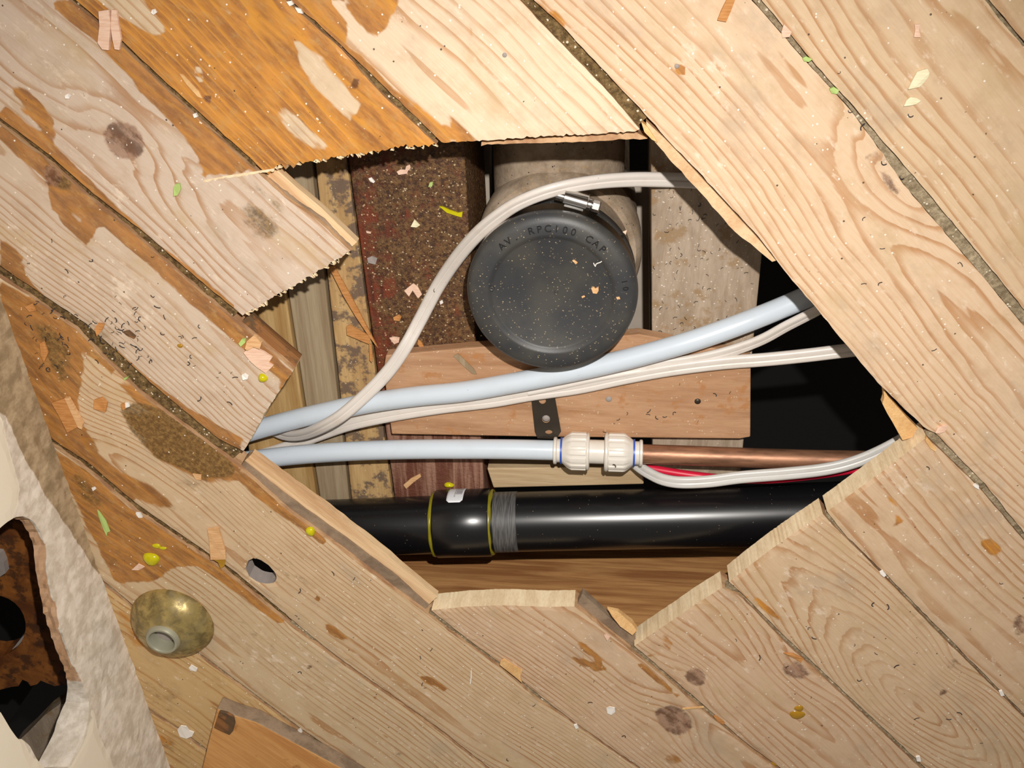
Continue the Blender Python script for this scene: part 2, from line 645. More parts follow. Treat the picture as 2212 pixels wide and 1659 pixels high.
def mat_chip(name, a, b):
    k = NT(name)
    o = k.obj()
    n = k.noise(k.scale(o, (90, 700, 90)), 1.0, 3.0, 0.6)
    return k.out(k.mix(k.ss(n, 0.35, 0.7), a, b), 0.7, 0.0, 0.2)


M = {}
M['board'] = mat_board()
M['cut'] = mat_timber('sawn_edge', lin(244, 224, 188), lin(228, 204, 166), (120, 120, 30), None, 0.75, bump=0.2)
M['edge'] = mat_timber('aged_board_edge', lin(206, 170, 130), lin(168, 126, 92), (40, 40, 120), None, 0.7)
M['tongue'] = mat_timber('board_tongue', lin(232, 200, 158), lin(204, 164, 122), (6, 110, 90), None, 0.7, rot=math.pi / 4)
M['tongue_dark'] = mat_timber('stained_tongue', lin(150, 104, 62), lin(104, 68, 40), (6, 110, 90), lin(90, 72, 52), 0.7, rot=math.pi / 4)
M['torn'] = mat_timber('fresh_torn_wood', lin(236, 194, 136), lin(220, 174, 116), (60, 60, 60), None, 0.7, bump=0.4)
M['lip'] = mat_timber('split_lip_wood', lin(226, 194, 154), lin(206, 168, 126), (50, 50, 60), None, 0.7)
M['seam_brown'] = mat_dirt('seam_dirt_brown', lin(84, 66, 40), lin(146, 120, 80))
M['seam_grey'] = mat_dirt('seam_dirt_grey', lin(138, 122, 96), lin(188, 172, 142))
M['crust'] = mat_crust()
M['tan'] = mat_timber('pale_timber', lin(196, 164, 112), lin(168, 130, 78), (90, 6, 60), None)
M['greywood'] = mat_timber('planed_grey_timber', lin(172, 154, 126), lin(148, 128, 100), (120, 5, 60), None, bump=0.12)
M['mould'] = mat_timber('mouldy_timber', lin(206, 172, 120), lin(182, 146, 98), (90, 6, 60), lin(98, 82, 74), amt=0.50, spk=0.3)
M['timber'] = mat_timber('weathered_timber', lin(180, 162, 142), lin(156, 138, 118), (70, 14, 60), lin(150, 122, 88), amt=0.35, spk=0.8)
M['noggin'] = mat_timber('noggin_wood', lin(190, 150, 116), lin(170, 128, 94), (8, 60, 60), lin(176, 122, 76), amt=0.22, spk=0.4)
M['batten'] = mat_timber('pale_batten_wood', lin(206, 182, 146), lin(184, 158, 122), (6, 120, 60), None, bump=0.12)
M['joist'] = mat_timber('brown_joist_wood', lin(190, 142, 90), lin(146, 98, 58), (7, 60, 120), None, 0.6)
M['cavity'] = mat_timber('stained_cavity_wood', lin(150, 92, 40), lin(96, 52, 22), (30, 30, 30), lin(70, 42, 24), amt=0.5)
M['void'] = plain('void_shade', lin(9, 5, 4), 0.95)  # near-black colour stands in for shade in the voids
M['greyfar'] = plain('grey_board_below', lin(176, 164, 150), 0.8)
M['iron'] = mat_pipe_iron()
M['rubber'] = mat_rubber()
M['steel'] = plain('bright_steel', lin(206, 202, 198), 0.2, 1.0, 0.06)
M['darksteel'] = plain('dull_steel_strap', lin(78, 70, 60), 0.45, 0.7, 0.25)
M['pipewhite'] = mat_plastic('bluish_white_plastic', lin(206, 216, 226), 0.28, 0.15)
M['fitting'] = mat_plastic('white_fitting_plastic', lin(222, 216, 206), 0.3, 0.2)
M['blue'] = plain('blue_ring', lin(44, 82, 176), 0.4)
M['cable'] = mat_plastic('grey_white_cable', lin(216, 208, 200), 0.38, 0.4)
M['cablegrey'] = mat_plastic('grey_cable', lin(200, 198, 194), 0.35, 0.3)
M['red'] = plain('red_cable', lin(206, 24, 58), 0.4, 0.0, 0.1)
M['copper'] = mat_copper()
M['abs'] = mat_abs()
M['sanded'] = mat_sanded()
M['glue'] = plain('dried_solvent', lin(128, 120, 24), 0.3, 0.0, 0.25, 200.0)
M['sticker'] = mat_barcode()
M['brass'] = mat_brass()
M['ringgrey'] = plain('greenish_grey_rim', lin(158, 156, 136), 0.45, 0.2, 0.2)
M['plug'] = plain('grey_floor_under', lin(156, 146, 140), 0.7, 0.0, 0.15, 150.0)
M['plaster'] = mat_plaster()
M['rim'] = plain('white_plaster_rim', lin(236, 230, 222), 0.7, 0.0, 0.05, 50.0, bump=0.1)
M['orangewood'] = mat_timber('orange_offcut_wood', lin(218, 166, 104), lin(196, 138, 80), (6, 70, 60), lin(170, 116, 64), amt=0.05, rot=math.pi / 4)
M['greyedge'] = mat_timber('weathered_edge_and_shade', lin(156, 136, 114), lin(126, 108, 90), (40, 40, 60), None)  # weathered wood edges; also colours the groove shadow strips
M['chip'] = mat_chip('fresh_chip', lin(226, 182, 134), lin(206, 158, 108))
M['chip2'] = mat_chip('orange_chip', lin(204, 146, 88), lin(182, 122, 68))
M['chippink'] = mat_chip('pinkish_chip', lin(236, 202, 178), lin(222, 182, 156))
M['cream'] = mat_chip('cream_flake', lin(236, 230, 196), lin(226, 216, 178))
M['cream2'] = plain('sawdust_grain', lin(212, 188, 150), 0.8)
M['white'] = plain('white_flake', lin(240, 234, 226), 0.6, 0.0, 0.05)
M['green'] = plain('pale_green_plastic', lin(176, 200, 118), 0.5, 0.0, 0.1)
M['yellow'] = plain('yellow_glue', lin(196, 186, 16), 0.16, 0.0, 0.15, 150.0)
M['amber'] = plain('amber_resin', lin(168, 124, 28), 0.2, 0.0, 0.2, 150.0)
M['black'] = plain('black_shaving', lin(52, 46, 46), 0.55)
M['soot'] = plain('dark_hole', lin(22, 17, 14), 0.9)

# ------------------------------------------------------------------ the wall line (used to stop the boards)
WA, WB = p1(0, 640), p1(368, 1659)
WE = (WB - WA) / np.linalg.norm(WB - WA)
WN = np.array([-WE[1], WE[0], 0.0])          # out of the wall, towards the hole
WT = 0.027                                   # thickness


def behind(X):
    return (np.atleast_2d(X)[:, :2] - WA[:2]) @ WN[:2]


# ------------------------------------------------------------------ floor
T = 0.021
ZT = -0.093                                  # tops of the timbers under the floor
# edges of the joints: a = edge of the board below-left, b = edge of the board above-right
SEAM = {
    5: dict(a=[(2640, 0), (2900, 330)], b=[(2655, 0), (2915, 330)]),
    4: dict(a=[(2122, 0), (2212, 106), (2300, 215)], b=[(2142, 0), (2212, 84), (2320, 210)]),
    3: dict(a=[(1620, 0), (1730, 125), (1833, 235), (1899, 327), (1951, 407), (2120, 602), (2212, 712)],
            b=[(1650, 0), (1767, 143), (1852, 235), (1921, 316), (2002, 404), (2153, 587), (2212, 660)]),
    2: dict(a=[(1122, 0), (1202, 84), (1302, 187), (1359, 252), (1380, 277), (2002, 945), (2112, 1051), (2212, 1168)],
            b=[(1153, 0), (1222, 64), (1336, 187), (1382, 234), (1420, 278), (1438, 298), (1500, 363), (1572, 441), (1640, 514), (1675, 560),
               (1715, 610), (1752, 652), (1850, 772), (1905, 836), (2003, 930), (2015, 930), (2128, 1046), (2212, 1150)]),
    1: dict(a=[(616, 0), (740, 110), (817, 197), (941, 311), (1779, 1112), (1812, 1150), (1870, 1208), (2014, 1362), (2210, 1552)],
            b=[(626, 0), (700, 64), (834, 191), (954, 308), (1787, 1106), (1821, 1150), (1907, 1230), (2039, 1362), (2210, 1537)]),
    0: dict(a=[(147, 0), (207, 47), (355, 191), (549, 368), (621, 433), (692, 482), (754, 541), (1562, 1272), (1600, 1291), (1692, 1392), (1784, 1475), (1907, 1589), (1980, 1659)],
            b=[(161, 0), (221, 50), (368, 187), (565, 365), (590, 385), (1575, 1258), (1600, 1279), (1796, 1463), (1999, 1653)]),
    -1: dict(a=[(0, 271), (94, 343), (187, 424), (284, 502), (395, 600), (502, 692), (632, 801), (1242, 1312), (1340, 1390), (1418, 1450), (1540, 1554), (1621, 1623), (1672, 1659)],
             b=[(0, 256), (100, 330), (200, 418), (308, 500), (418, 595), (522, 681), (1370, 1396), (1437, 1453), (1540, 1541), (1612, 1603), (1690, 1659)]),
    -2: dict(a=[(0, 602), (64, 642), (167, 716), (227, 778), (301, 851), (445, 957), (512, 1008), (560, 1050), (620, 1104), (740, 1190), (850, 1275), (912, 1321), (1000, 1387), (1081, 1444), (1157, 1510), (1235, 1564), (1372, 1659)],
             b=[(17, 587), (77, 627), (187, 701), (254, 762), (328, 830), (468, 946), (525, 975), (930, 1318), (1008, 1380), (1090, 1440), (1165, 1503), (1243, 1560), (1385, 1659)]),
    -3: dict(a=[(100, 955), (179, 1012), (233, 1056), (286, 1102), (477, 1230), (561, 1298), (636, 1360), (728, 1430), (839, 1506), (947, 1583), (1042, 1656)],
             b=[(110, 948), (190, 1000), (243, 1046), (298, 1092), (507, 1235), (626, 1336), (740, 1426), (850, 1503), (958, 1580), (1054, 1656)]),
    -4: dict(a=[(227, 1268), (283, 1315), (430, 1420), (500, 1472), (646, 1581), (760, 1659)],
             b=[(236, 1264), (292, 1311), (440, 1417), (510, 1469), (655, 1577), (774, 1659)]),
    -5: dict(a=[(323, 1539), (385, 1580), (500, 1668)], b=[(327, 1536), (390, 1576), (506, 1664)]),
    -6: dict(a=[(60, 1560), (330, 1759)], b=[(66, 1556), (336, 1755)]),
}
SUV = {}
for k_, s_ in SEAM.items():
    for e_ in 'ab':
        q = to_uv(bp(s_[e_]))
        q = q[np.argsort(q[:, 0])]
        SUV[k_, e_] = q


# past this distance along the boards the joint closes up to this share of its width
SEAM_TIGHT = {4: (-1, 0.6), 3: (-1, 0.72), 2: (0.64, 0.5), 1: (0.46, 0.5), 0: (0.46, 0.5), -1: (0.56, 0.5), -2: (0.45, 0.55), -3: (0.25, 0.7), -4: (-1, 0.8)}


def seam_v(k, e, u):
    qa, qb = SUV[k, 'a'], SUV[k, 'b']
    a, b = np.interp(u, qa[:, 0], qa[:, 1]), np.interp(u, qb[:, 0], qb[:, 1])
    lim, g = SEAM_TIGHT.get(k, (9.0, 1.0))
    f = np.clip((np.asarray(u) - lim) / 0.03, 0, 1)
    f = 1 + (g - 1) * f
    m, h = 0.5 * (a + b), 0.5 * (b - a)
    h2 = np.maximum(h * f, np.minimum(0.0008, np.maximum(h, 0.0003)))
    return m - h2 if e == 'a' else m + h2


CUT = {   # (board, end): pixel polyline from the lower-left joint to the upper-right joint
    (2, 'hi'): ([(952, 309), (1034, 304), (1120, 300), (1200, 295), (1300, 289), (1378, 283)], 0.0005),
    (1, 'hi'): ([(592, 363), (640, 354), (700, 345), (760, 335), (830, 325), (890, 318), (943, 312)], 0.0009),
    (0, 'hi'): ([(526, 680), (560, 661), (589, 644), (640, 614), (700, 579), (754, 545)], 0.0005),
    (-1, 'hi'): ([(527, 973), (549, 935), (575, 888), (604, 845), (632, 803)], 0.0003),
    (-1, 'lo'): ([(932, 1319), (1000, 1312), (1060, 1309), (1107, 1309), (1180, 1312), (1241, 1311)], 0.00012),
    (0, 'lo'): ([(1372, 1395), (1420, 1362), (1460, 1336), (1503, 1306), (1561, 1270)], 0.00012),
    (1, 'lo'): ([(1577, 1257), (1610, 1230), (1660, 1192), (1705, 1160), (1778, 1111)], 0.00012),
    (2, 'lo'): ([(1788, 1105), (1850, 1060), (1918, 1011), (1960, 978), (2001, 946)], 0.00012),
}


def ragged(px, amp):
    X = to_uv(bp(px))
    X = resample(X, 0.0018)
    t = np.gradient(X, axis=0)
    t /= np.linalg.norm(t, axis=1)[:, None]
    nr = np.stack([-t[:, 1], t[:, 0]], 1)
    j = RNG.normal(0, 1, len(X)) * amp
    j[0] = j[-1] = 0
    return X + nr * j[:, None]


def in_poly(P, poly):
    P = np.atleast_2d(P)
    ins = np.zeros(len(P), bool)
    n = len(poly)
    for i in range(n):
        a, b = poly[i], poly[(i + 1) % n]
        c = ((a[1] > P[:, 1]) != (b[1] > P[:, 1]))
        with np.errstate(divide='ignore', invalid='ignore'):
            x = (b[0] - a[0]) * (P[:, 1] - a[1]) / (b[1] - a[1] + 1e-15) + a[0]
        ins ^= c & (P[:, 0] < x)
    return ins


def poly_dist(P, poly):
    P = np.atleast_2d(P)
    best = np.full(len(P), 1e9)
    n = len(poly)
    for i in range(n):
        a, b = np.array(poly[i], float), np.array(poly[(i + 1) % n], float)
        ab = b - a
        t = np.clip(((P - a) @ ab) / (ab @ ab + 1e-12), 0, 1)
        best = np.minimum(best, np.linalg.norm(P - a - t[:, None] * ab, axis=1))
    return best


# stains, in photograph pixels on the floor plane: board or None, channel, shape, strength, softness
def band(pts, w):
    """polygon around a polyline"""
    P = np.array(pts, float)
    t = np.gradient(P, axis=0)
    t /= np.linalg.norm(t, axis=1)[:, None]
    nr = np.stack([-t[:, 1], t[:, 0]], 1)
    w = np.broadcast_to(np.asarray(w, float), (len(P),))
    return np.concatenate([P + nr * w[:, None], (P - nr * w[:, None])[::-1]]).tolist()


def ell(cx, cy, rx, ry, deg=0, n=20):
    a = np.linspace(0, 2 * math.pi, n, endpoint=False)
    c, s = math.cos(math.radians(deg)), math.sin(math.radians(deg))
    x, y = rx * np.cos(a), ry * np.sin(a)
    return np.stack([cx + x * c - y * s, cy + x * s + y * c], 1).tolist()


STAIN = [
    # varnished orange board and its worn patches
    (1, 'wet', [(60, -160), (640, -160), (980, 330), (590, 400), (120, -20)], 1.0, 10),
    (1, 'off', [(629, 70), (650, 95), (690, 120), (745, 190), (783, 231), (762, 258), (740, 245), (679, 192), (645, 140)], 1.0, 16),
    (1, 'off', [(600, 228), (640, 250), (690, 285), (722, 318), (700, 330), (650, 305), (615, 270)], 0.8, 22),
    (1, 'off', [(180, -20), (300, -20), (362, 68), (330, 74), (250, 32)], 1.0, 14),
    (1, 'off', ell(428, 158, 12, 26, -20), 0.8, 8), (1, 'off', ell(490, 20, 24, 10, 40), 0.6, 10), (1, 'off', ell(598, 305, 12, 8), 0.6, 8),
    (2, 'wet', [(560, -60), (880, -60), (845, 40), (812, 88), (790, 70), (765, 45), (730, 100), (700, 90)], 0.95, 14),
    (2, 'off', [(712, 0), (745, 0), (775, 60), (752, 58)], 0.9, 12),
    (2, 'wet', band([(700, 66), (770, 128), (840, 195), (905, 255), (965, 318)], [16, 18, 16, 18, 26]), 0.85, 10),
    (2, 'wet', [(960, 236), (985, 245), (1040, 310), (985, 316), (968, 270)], 0.62, 10),
    (2, 'wet', ell(1015, 58, 11, 22, -20), 0.55, 10),
    (3, 'wet', band([(1153, 0), (1185, 22), (1205, 50), (1225, 80)], [10, 16, 10, 4]), 0.75, 8),
    (1, 'knot', ell(768, 183, 10, 9), 0.95, 6), (1, 'knot', ell(446, 212, 10, 11), 0.95, 6), (1, 'dirt', ell(405, 200, 14, 5, 40), 0.4, 6),
    (0, 'dirt', ell(140, 400, 26, 14, 35), 0.8, 10), (-1, 'dirt', ell(135, 395, 26, 16, 35), 0.8, 10),
    # board with the big knot
    (0, 'wet', [(100, 10), (150, -5), (210, 40), (360, 185), (470, 290), (560, 372), (440, 380), (425, 330), (400, 295), (300, 192), (205, 88)], 0.95, 10),
    (0, 'dirt', [(440, 365), (560, 385), (640, 450), (600, 470), (520, 410), (455, 392)], 0.45, 18),
    (0, 'dirt', ell(560, 480, 60, 38, 45), 0.55, 24),
    (0, 'wet', band([(0, 238), (60, 290), (130, 352), (230, 436), (330, 530), (420, 592), (505, 668)], [16, 20, 18, 10, 8, 8, 7]), 0.9, 9),
    (0, 'wet', [(18, 178), (40, 185), (85, 215), (118, 262), (125, 312), (95, 300), (50, 232)], 0.85, 10),
    (0, 'dirt', ell(90, 275, 24, 22, 30), 0.5, 14), (0, 'wet', ell(135, 200, 22, 14, 50), 0.3, 10),
    (0, 'knot', ell(268, 303, 48, 40, 40), 0.95, 16),
    (0, 'pale', ell(150, 165, 60, 50, 30), 0.6, 40), (0, 'pale', ell(230, 420, 70, 60, 40), 0.5, 40),
    (0, 'pale', ell(60, 20, 70, 40, 30), 0.6, 40),
    # second board from the left
    (-1, 'wet', band([(0, 280), (90, 356), (200, 448), (300, 530), (400, 618), (500, 706), (600, 796), (640, 830)], [14, 20, 18, 20, 22, 20, 16, 12]), 0.95, 9),
    (-1, 'wet', [(88, 330), (98, 370), (105, 430), (130, 480), (187, 534), (215, 498), (225, 470), (180, 430), (150, 400), (130, 365)], 0.95, 9),
    (-1, 'off', ell(165, 470, 22, 16, 45), 0.5, 12),
    (-1, 'knot', ell(112, 380, 22, 26, 0), 0.85, 10),
    (-1, 'wet', [(0, 510), (45, 545), (62, 600), (110, 660), (180, 705), (160, 712), (60, 640), (0, 600)], 0.9, 10),
    (-1, 'wet', band([(190, 715), (260, 776), (330, 842), (400, 890), (470, 940), (520, 972)], [7, 9, 12, 14, 20, 26]), 0.92, 9),
    (-1, 'wet', [(600, 812), (636, 812), (612, 850), (596, 842)], 0.8, 10), (-1, 'wet', ell(555, 915, 14, 12), 0.4, 10),
    (-1, 'pale', ell(265, 630, 90, 45, 38), 1.0, 40), (-1, 'pale', ell(60, 560, 50, 40, 40), 0.6, 40),
    (-1, 'dirt', ell(250, 735, 60, 34, 30), 0.42, 30),
    # third board from the left, wet with dirt patches
    (-2, 'wet', [(0, 610), (70, 650), (170, 722), (180, 790), (178, 830), (168, 860), (172, 910), (215, 980), (310, 1060), (280, 1090), (170, 1005), (60, 940), (0, 900)], 1.0, 12),
    (-2, 'wet', band([(60, 650), (150, 716), (230, 790), (300, 860), (440, 964), (510, 1016)], [16, 14, 8, 10, 10, 12]), 0.95, 9),
    (-2, 'dirt', [(256, 880), (301, 868), (368, 893), (445, 950), (510, 1006), (500, 1030), (440, 1034), (335, 988), (284, 934)], 0.95, 14),
    (-2, 'wet', [(256, 885), (370, 900), (520, 1010), (510, 1050), (430, 1040), (335, 990)], 0.7, 14),
    (-2, 'dirt', [(40, 660), (120, 700), (165, 760), (160, 820), (130, 840), (90, 770)], 0.62, 26),
    (-2, 'dirt', ell(95, 960, 60, 28, 55), 0.5, 26),
    (-2, 'wet', band([(505, 1018), (560, 1062), (620, 1106), (700, 1172)], [10, 14, 14, 7]), 0.95, 8),
    (-2, 'wet', [(200, 1000), (300, 1030), (360, 1070), (380, 1100), (340, 1100), (270, 1070)], 0.7, 14),
    (-2, 'dirt', [(320, 1010), (420, 1035), (500, 1045), (430, 1062), (360, 1050)], 0.5, 20),
    (-2, 'wet', [(698, 1345), (722, 1352), (758, 1385), (745, 1386), (708, 1368)], 0.85, 6),
    (-2, 'wet', [(905, 1456), (930, 1462), (972, 1490), (960, 1494), (915, 1472)], 0.95, 6),
    (-2, 'wet', ell(1000, 1453, 12, 9, 0), 0.55, 8), (-2, 'wet', ell(688, 1296, 7, 5, -10), 0.9, 4),
    (-2, 'dirt', ell(640, 1240, 70, 36, 30), 0.40, 34), (-2, 'dirt', ell(380, 1100, 60, 30, 20), 0.42, 34),
    (-2, 'wet', ell(1010, 1540, 20, 9, 30), 0.45, 10),
    # fourth
    (-3, 'wet', [(95, 960), (190, 1018), (290, 1108), (400, 1186), (440, 1222), (372, 1226), (330, 1258), (250, 1258), (190, 1140), (140, 1040)], 1.0, 12),
    (-3, 'wet', band([(286, 1106), (380, 1172), (477, 1240), (560, 1306), (610, 1344)], [10, 14, 14, 11, 5]), 0.95, 8),
    (-3, 'dirt', ell(190, 1060, 60, 30, 50), 0.55, 24), (-3, 'dirt', ell(240, 1190, 40, 60, 0), 0.4, 26),
    (-3, 'pale', ell(620, 1440, 120, 60, 35), 0.6, 60), (-3, 'dirt', ell(560, 1380, 80, 40, 35), 0.38, 40),
    (-3, 'wet', ell(815, 1508, 12, 5, 20), 0.75, 5), (-3, 'wet', ell(830, 1590, 22, 5, 15), 0.6, 6), (-3, 'knot', ell(668, 1440, 9, 7, 0), 0.7, 6),
    (-3, 'knot', ell(860, 1630, 14, 10, -30), 0.5, 8),
    # fifth and the corner
    (-4, 'wet', [(235, 1275), (300, 1330), (320, 1400), (280, 1420), (250, 1340)], 0.45, 16),
    (-4, 'dirt', ell(340, 1500, 80, 60, 30), 0.4, 40), (-5, 'dirt', ell(380, 1620, 60, 50, 30), 0.4, 40), (-5, 'wet', ell(350, 1590, 40, 24, 40), 0.5, 20),
    # bottom and right boards
    (-1, 'wet', [(1238, 1388), (1262, 1384), (1306, 1420), (1300, 1432), (1262, 1410)], 0.85, 7),
    (-1, 'wet', [(1232, 1410), (1258, 1420), (1308, 1440), (1306, 1450), (1282, 1452), (1245, 1428)], 0.95, 7),
    (-1, 'wet', ell(1135, 1379, 6, 4), 0.7, 4), (-1, 'wet', band([(1375, 1430), (1420, 1470), (1470, 1505)], 5), 0.8, 5),
    (-1, 'wet', ell(1360, 1450, 9, 7), 0.5, 6), (-1, 'knot', ell(1455, 1555, 42, 28, 25), 0.95, 14),
    (-1, 'wet', ell(1450, 1640, 24, 16, 20), 0.55, 10), (-1, 'wet', band([(1330, 1530), (1380, 1555)], 5), 0.6, 6),
    (0, 'knot', ell(1502, 1462, 24, 20, 30), 0.85, 10), (0, 'wet', ell(1442, 1384, 14, 26, -20), 0.55, 10),
    (0, 'wet', band([(1385, 1400), (1400, 1420), (1430, 1410)], 5), 0.6, 6),
    (0, 'knot', ell(1718, 1448, 32, 20, 25), 0.75, 12),
    (1, 'wet', band([(1604, 1285), (1640, 1300), (1700, 1345)], [4, 6, 3]), 0.85, 5),
    (1, 'knot', ell(2062, 1440, 25, 21, 0), 0.42, 8), (1, 'knot', ell(2038, 1496, 10, 10, 0), 0.7, 5), (1, 'pale', ell(1720, 1270, 70, 40, 40), 0.7, 50),
    (2, 'wet', [(1900, 1060), (1912, 1064), (1945, 1095), (1962, 1125), (1948, 1140), (1925, 1140), (1930, 1110)], 0.70, 9),
    (2, 'wet', ell(2140, 1182, 26, 18, 30), 0.85, 12), (2, 'pale', ell(1970, 1040, 60, 40, 40), 0.8, 40),
    (2, 'knot', ell(2205, 1350, 22, 28, 0), 0.6, 10), (1, 'knot', ell(2215, 1355, 20, 25, 0), 0.5, 10),
    # right, uncut board and the ones beyond
    (3, 'knot', ell(1925, 395, 34, 12, 45), 0.72, 10), (3, 'knot', ell(1890, 345, 34, 22, 10), 0.45, 14),
    (3, 'wet', band([(1458, 142), (1472, 158), (1482, 178)], [4, 6, 4]), 0.9, 4), (3, 'pale', ell(1560, 160, 130, 80, 40), 0.6, 70),
    (3, 'pale', ell(1540, 380, 60, 40, 50), 0.5, 40), (3, 'wet', ell(1885, 300, 22, 3, 20), 0.5, 4),
    (4, 'wet', ell(2195, 350, 24, 10, 50), 0.35, 8), (4, 'pale', ell(1960, 180, 40, 90, 30), 0.5, 50),
    (4, 'dirt', [(2090, -40), (2212, 60), (2260, 160), (2200, 110), (2140, 40)], 0.4, 24),
]

# base colour (sRGB), tone of stain, ring shape: offset, uc, slope, depth, rings per metre; knots (px, su, sv, amount)
BOARD = {
    5: dict(base=(204, 175, 140), wt=0.2, off=0.0, uc=0.75, sl=0.10, d=0.010, fr=120),
    4: dict(base=(214, 186, 152), wt=0.2, off=0.020, uc=0.62, sl=0.05, d=0.022, fr=150),
    3: dict(base=(221, 192, 160), wt=0.2, off=0.026, uc=0.62, sl=0.045, d=0.016, fr=190, kn=[((1915, 400), 0.035, 0.016, 3.2)]),
    2: dict(base=(227, 203, 174), base_lo=(210, 181, 149), wt=0.1, off=-0.022, uc=1.10, sl=0.030, d=0.022, fr=170),
    1: dict(base=(217, 193, 162), base_lo=(209, 181, 148), wt=0.0, off=-0.006, uc=0.657, sl=0.26, d=0.003, fr=225, dmax=0.060, hi=dict(off=0.03, uc=0.6, sl=0.03, d=0.02, fr=230), kn=[((2062, 1440), 0.020, 0.014, 1.8)]),
    0: dict(base=(209, 189, 170), base_lo=(208, 178, 147), wt=0.5, off=0.008, uc=0.30, sl=0.07, d=0.008, fr=170, kn=[((268, 303), 0.030, 0.016, 3.0), ((1502, 1462), 0.02, 0.012, 2.0), ((1718, 1448), 0.03, 0.014, 2.0)]),
    -1: dict(base=(207, 187, 166), base_lo=(208, 179, 148), wt=0.85, off=0.030, uc=0.75, sl=0.03, d=0.022, fr=260, kn=[((1455, 1555), 0.024, 0.016, 3.0), ((112, 380), 0.02, 0.014, 2.0)]),
    -2: dict(base=(208, 182, 148), wt=0.8, off=-0.026, uc=0.30, sl=0.035, d=0.014, fr=260, kn=[((170, 850), 0.030, 0.030, 4.0)]),
    -3: dict(base=(206, 182, 148), wt=0.6, off=-0.026, uc=0.5, sl=0.03, d=0.02, fr=190),
    -4: dict(base=(206, 174, 124), wt=0.1, off=0.0, uc=0.8, sl=0.03, d=0.02, fr=190),
    -5: dict(base=(206, 172, 120), wt=0.1, off=0.0, uc=0.8, sl=0.03, d=0.02, fr=190),
}

HOLE_PX = [(536, 1212), (548, 1206), (562, 1210), (580, 1222), (594, 1238), (598, 1250), (592, 1260), (574, 1262), (556, 1258), (538, 1246), (530, 1228)]


def smooth01(x):
    x = np.clip(x, 0, 1)
    return x * x * (3 - 2 * x)


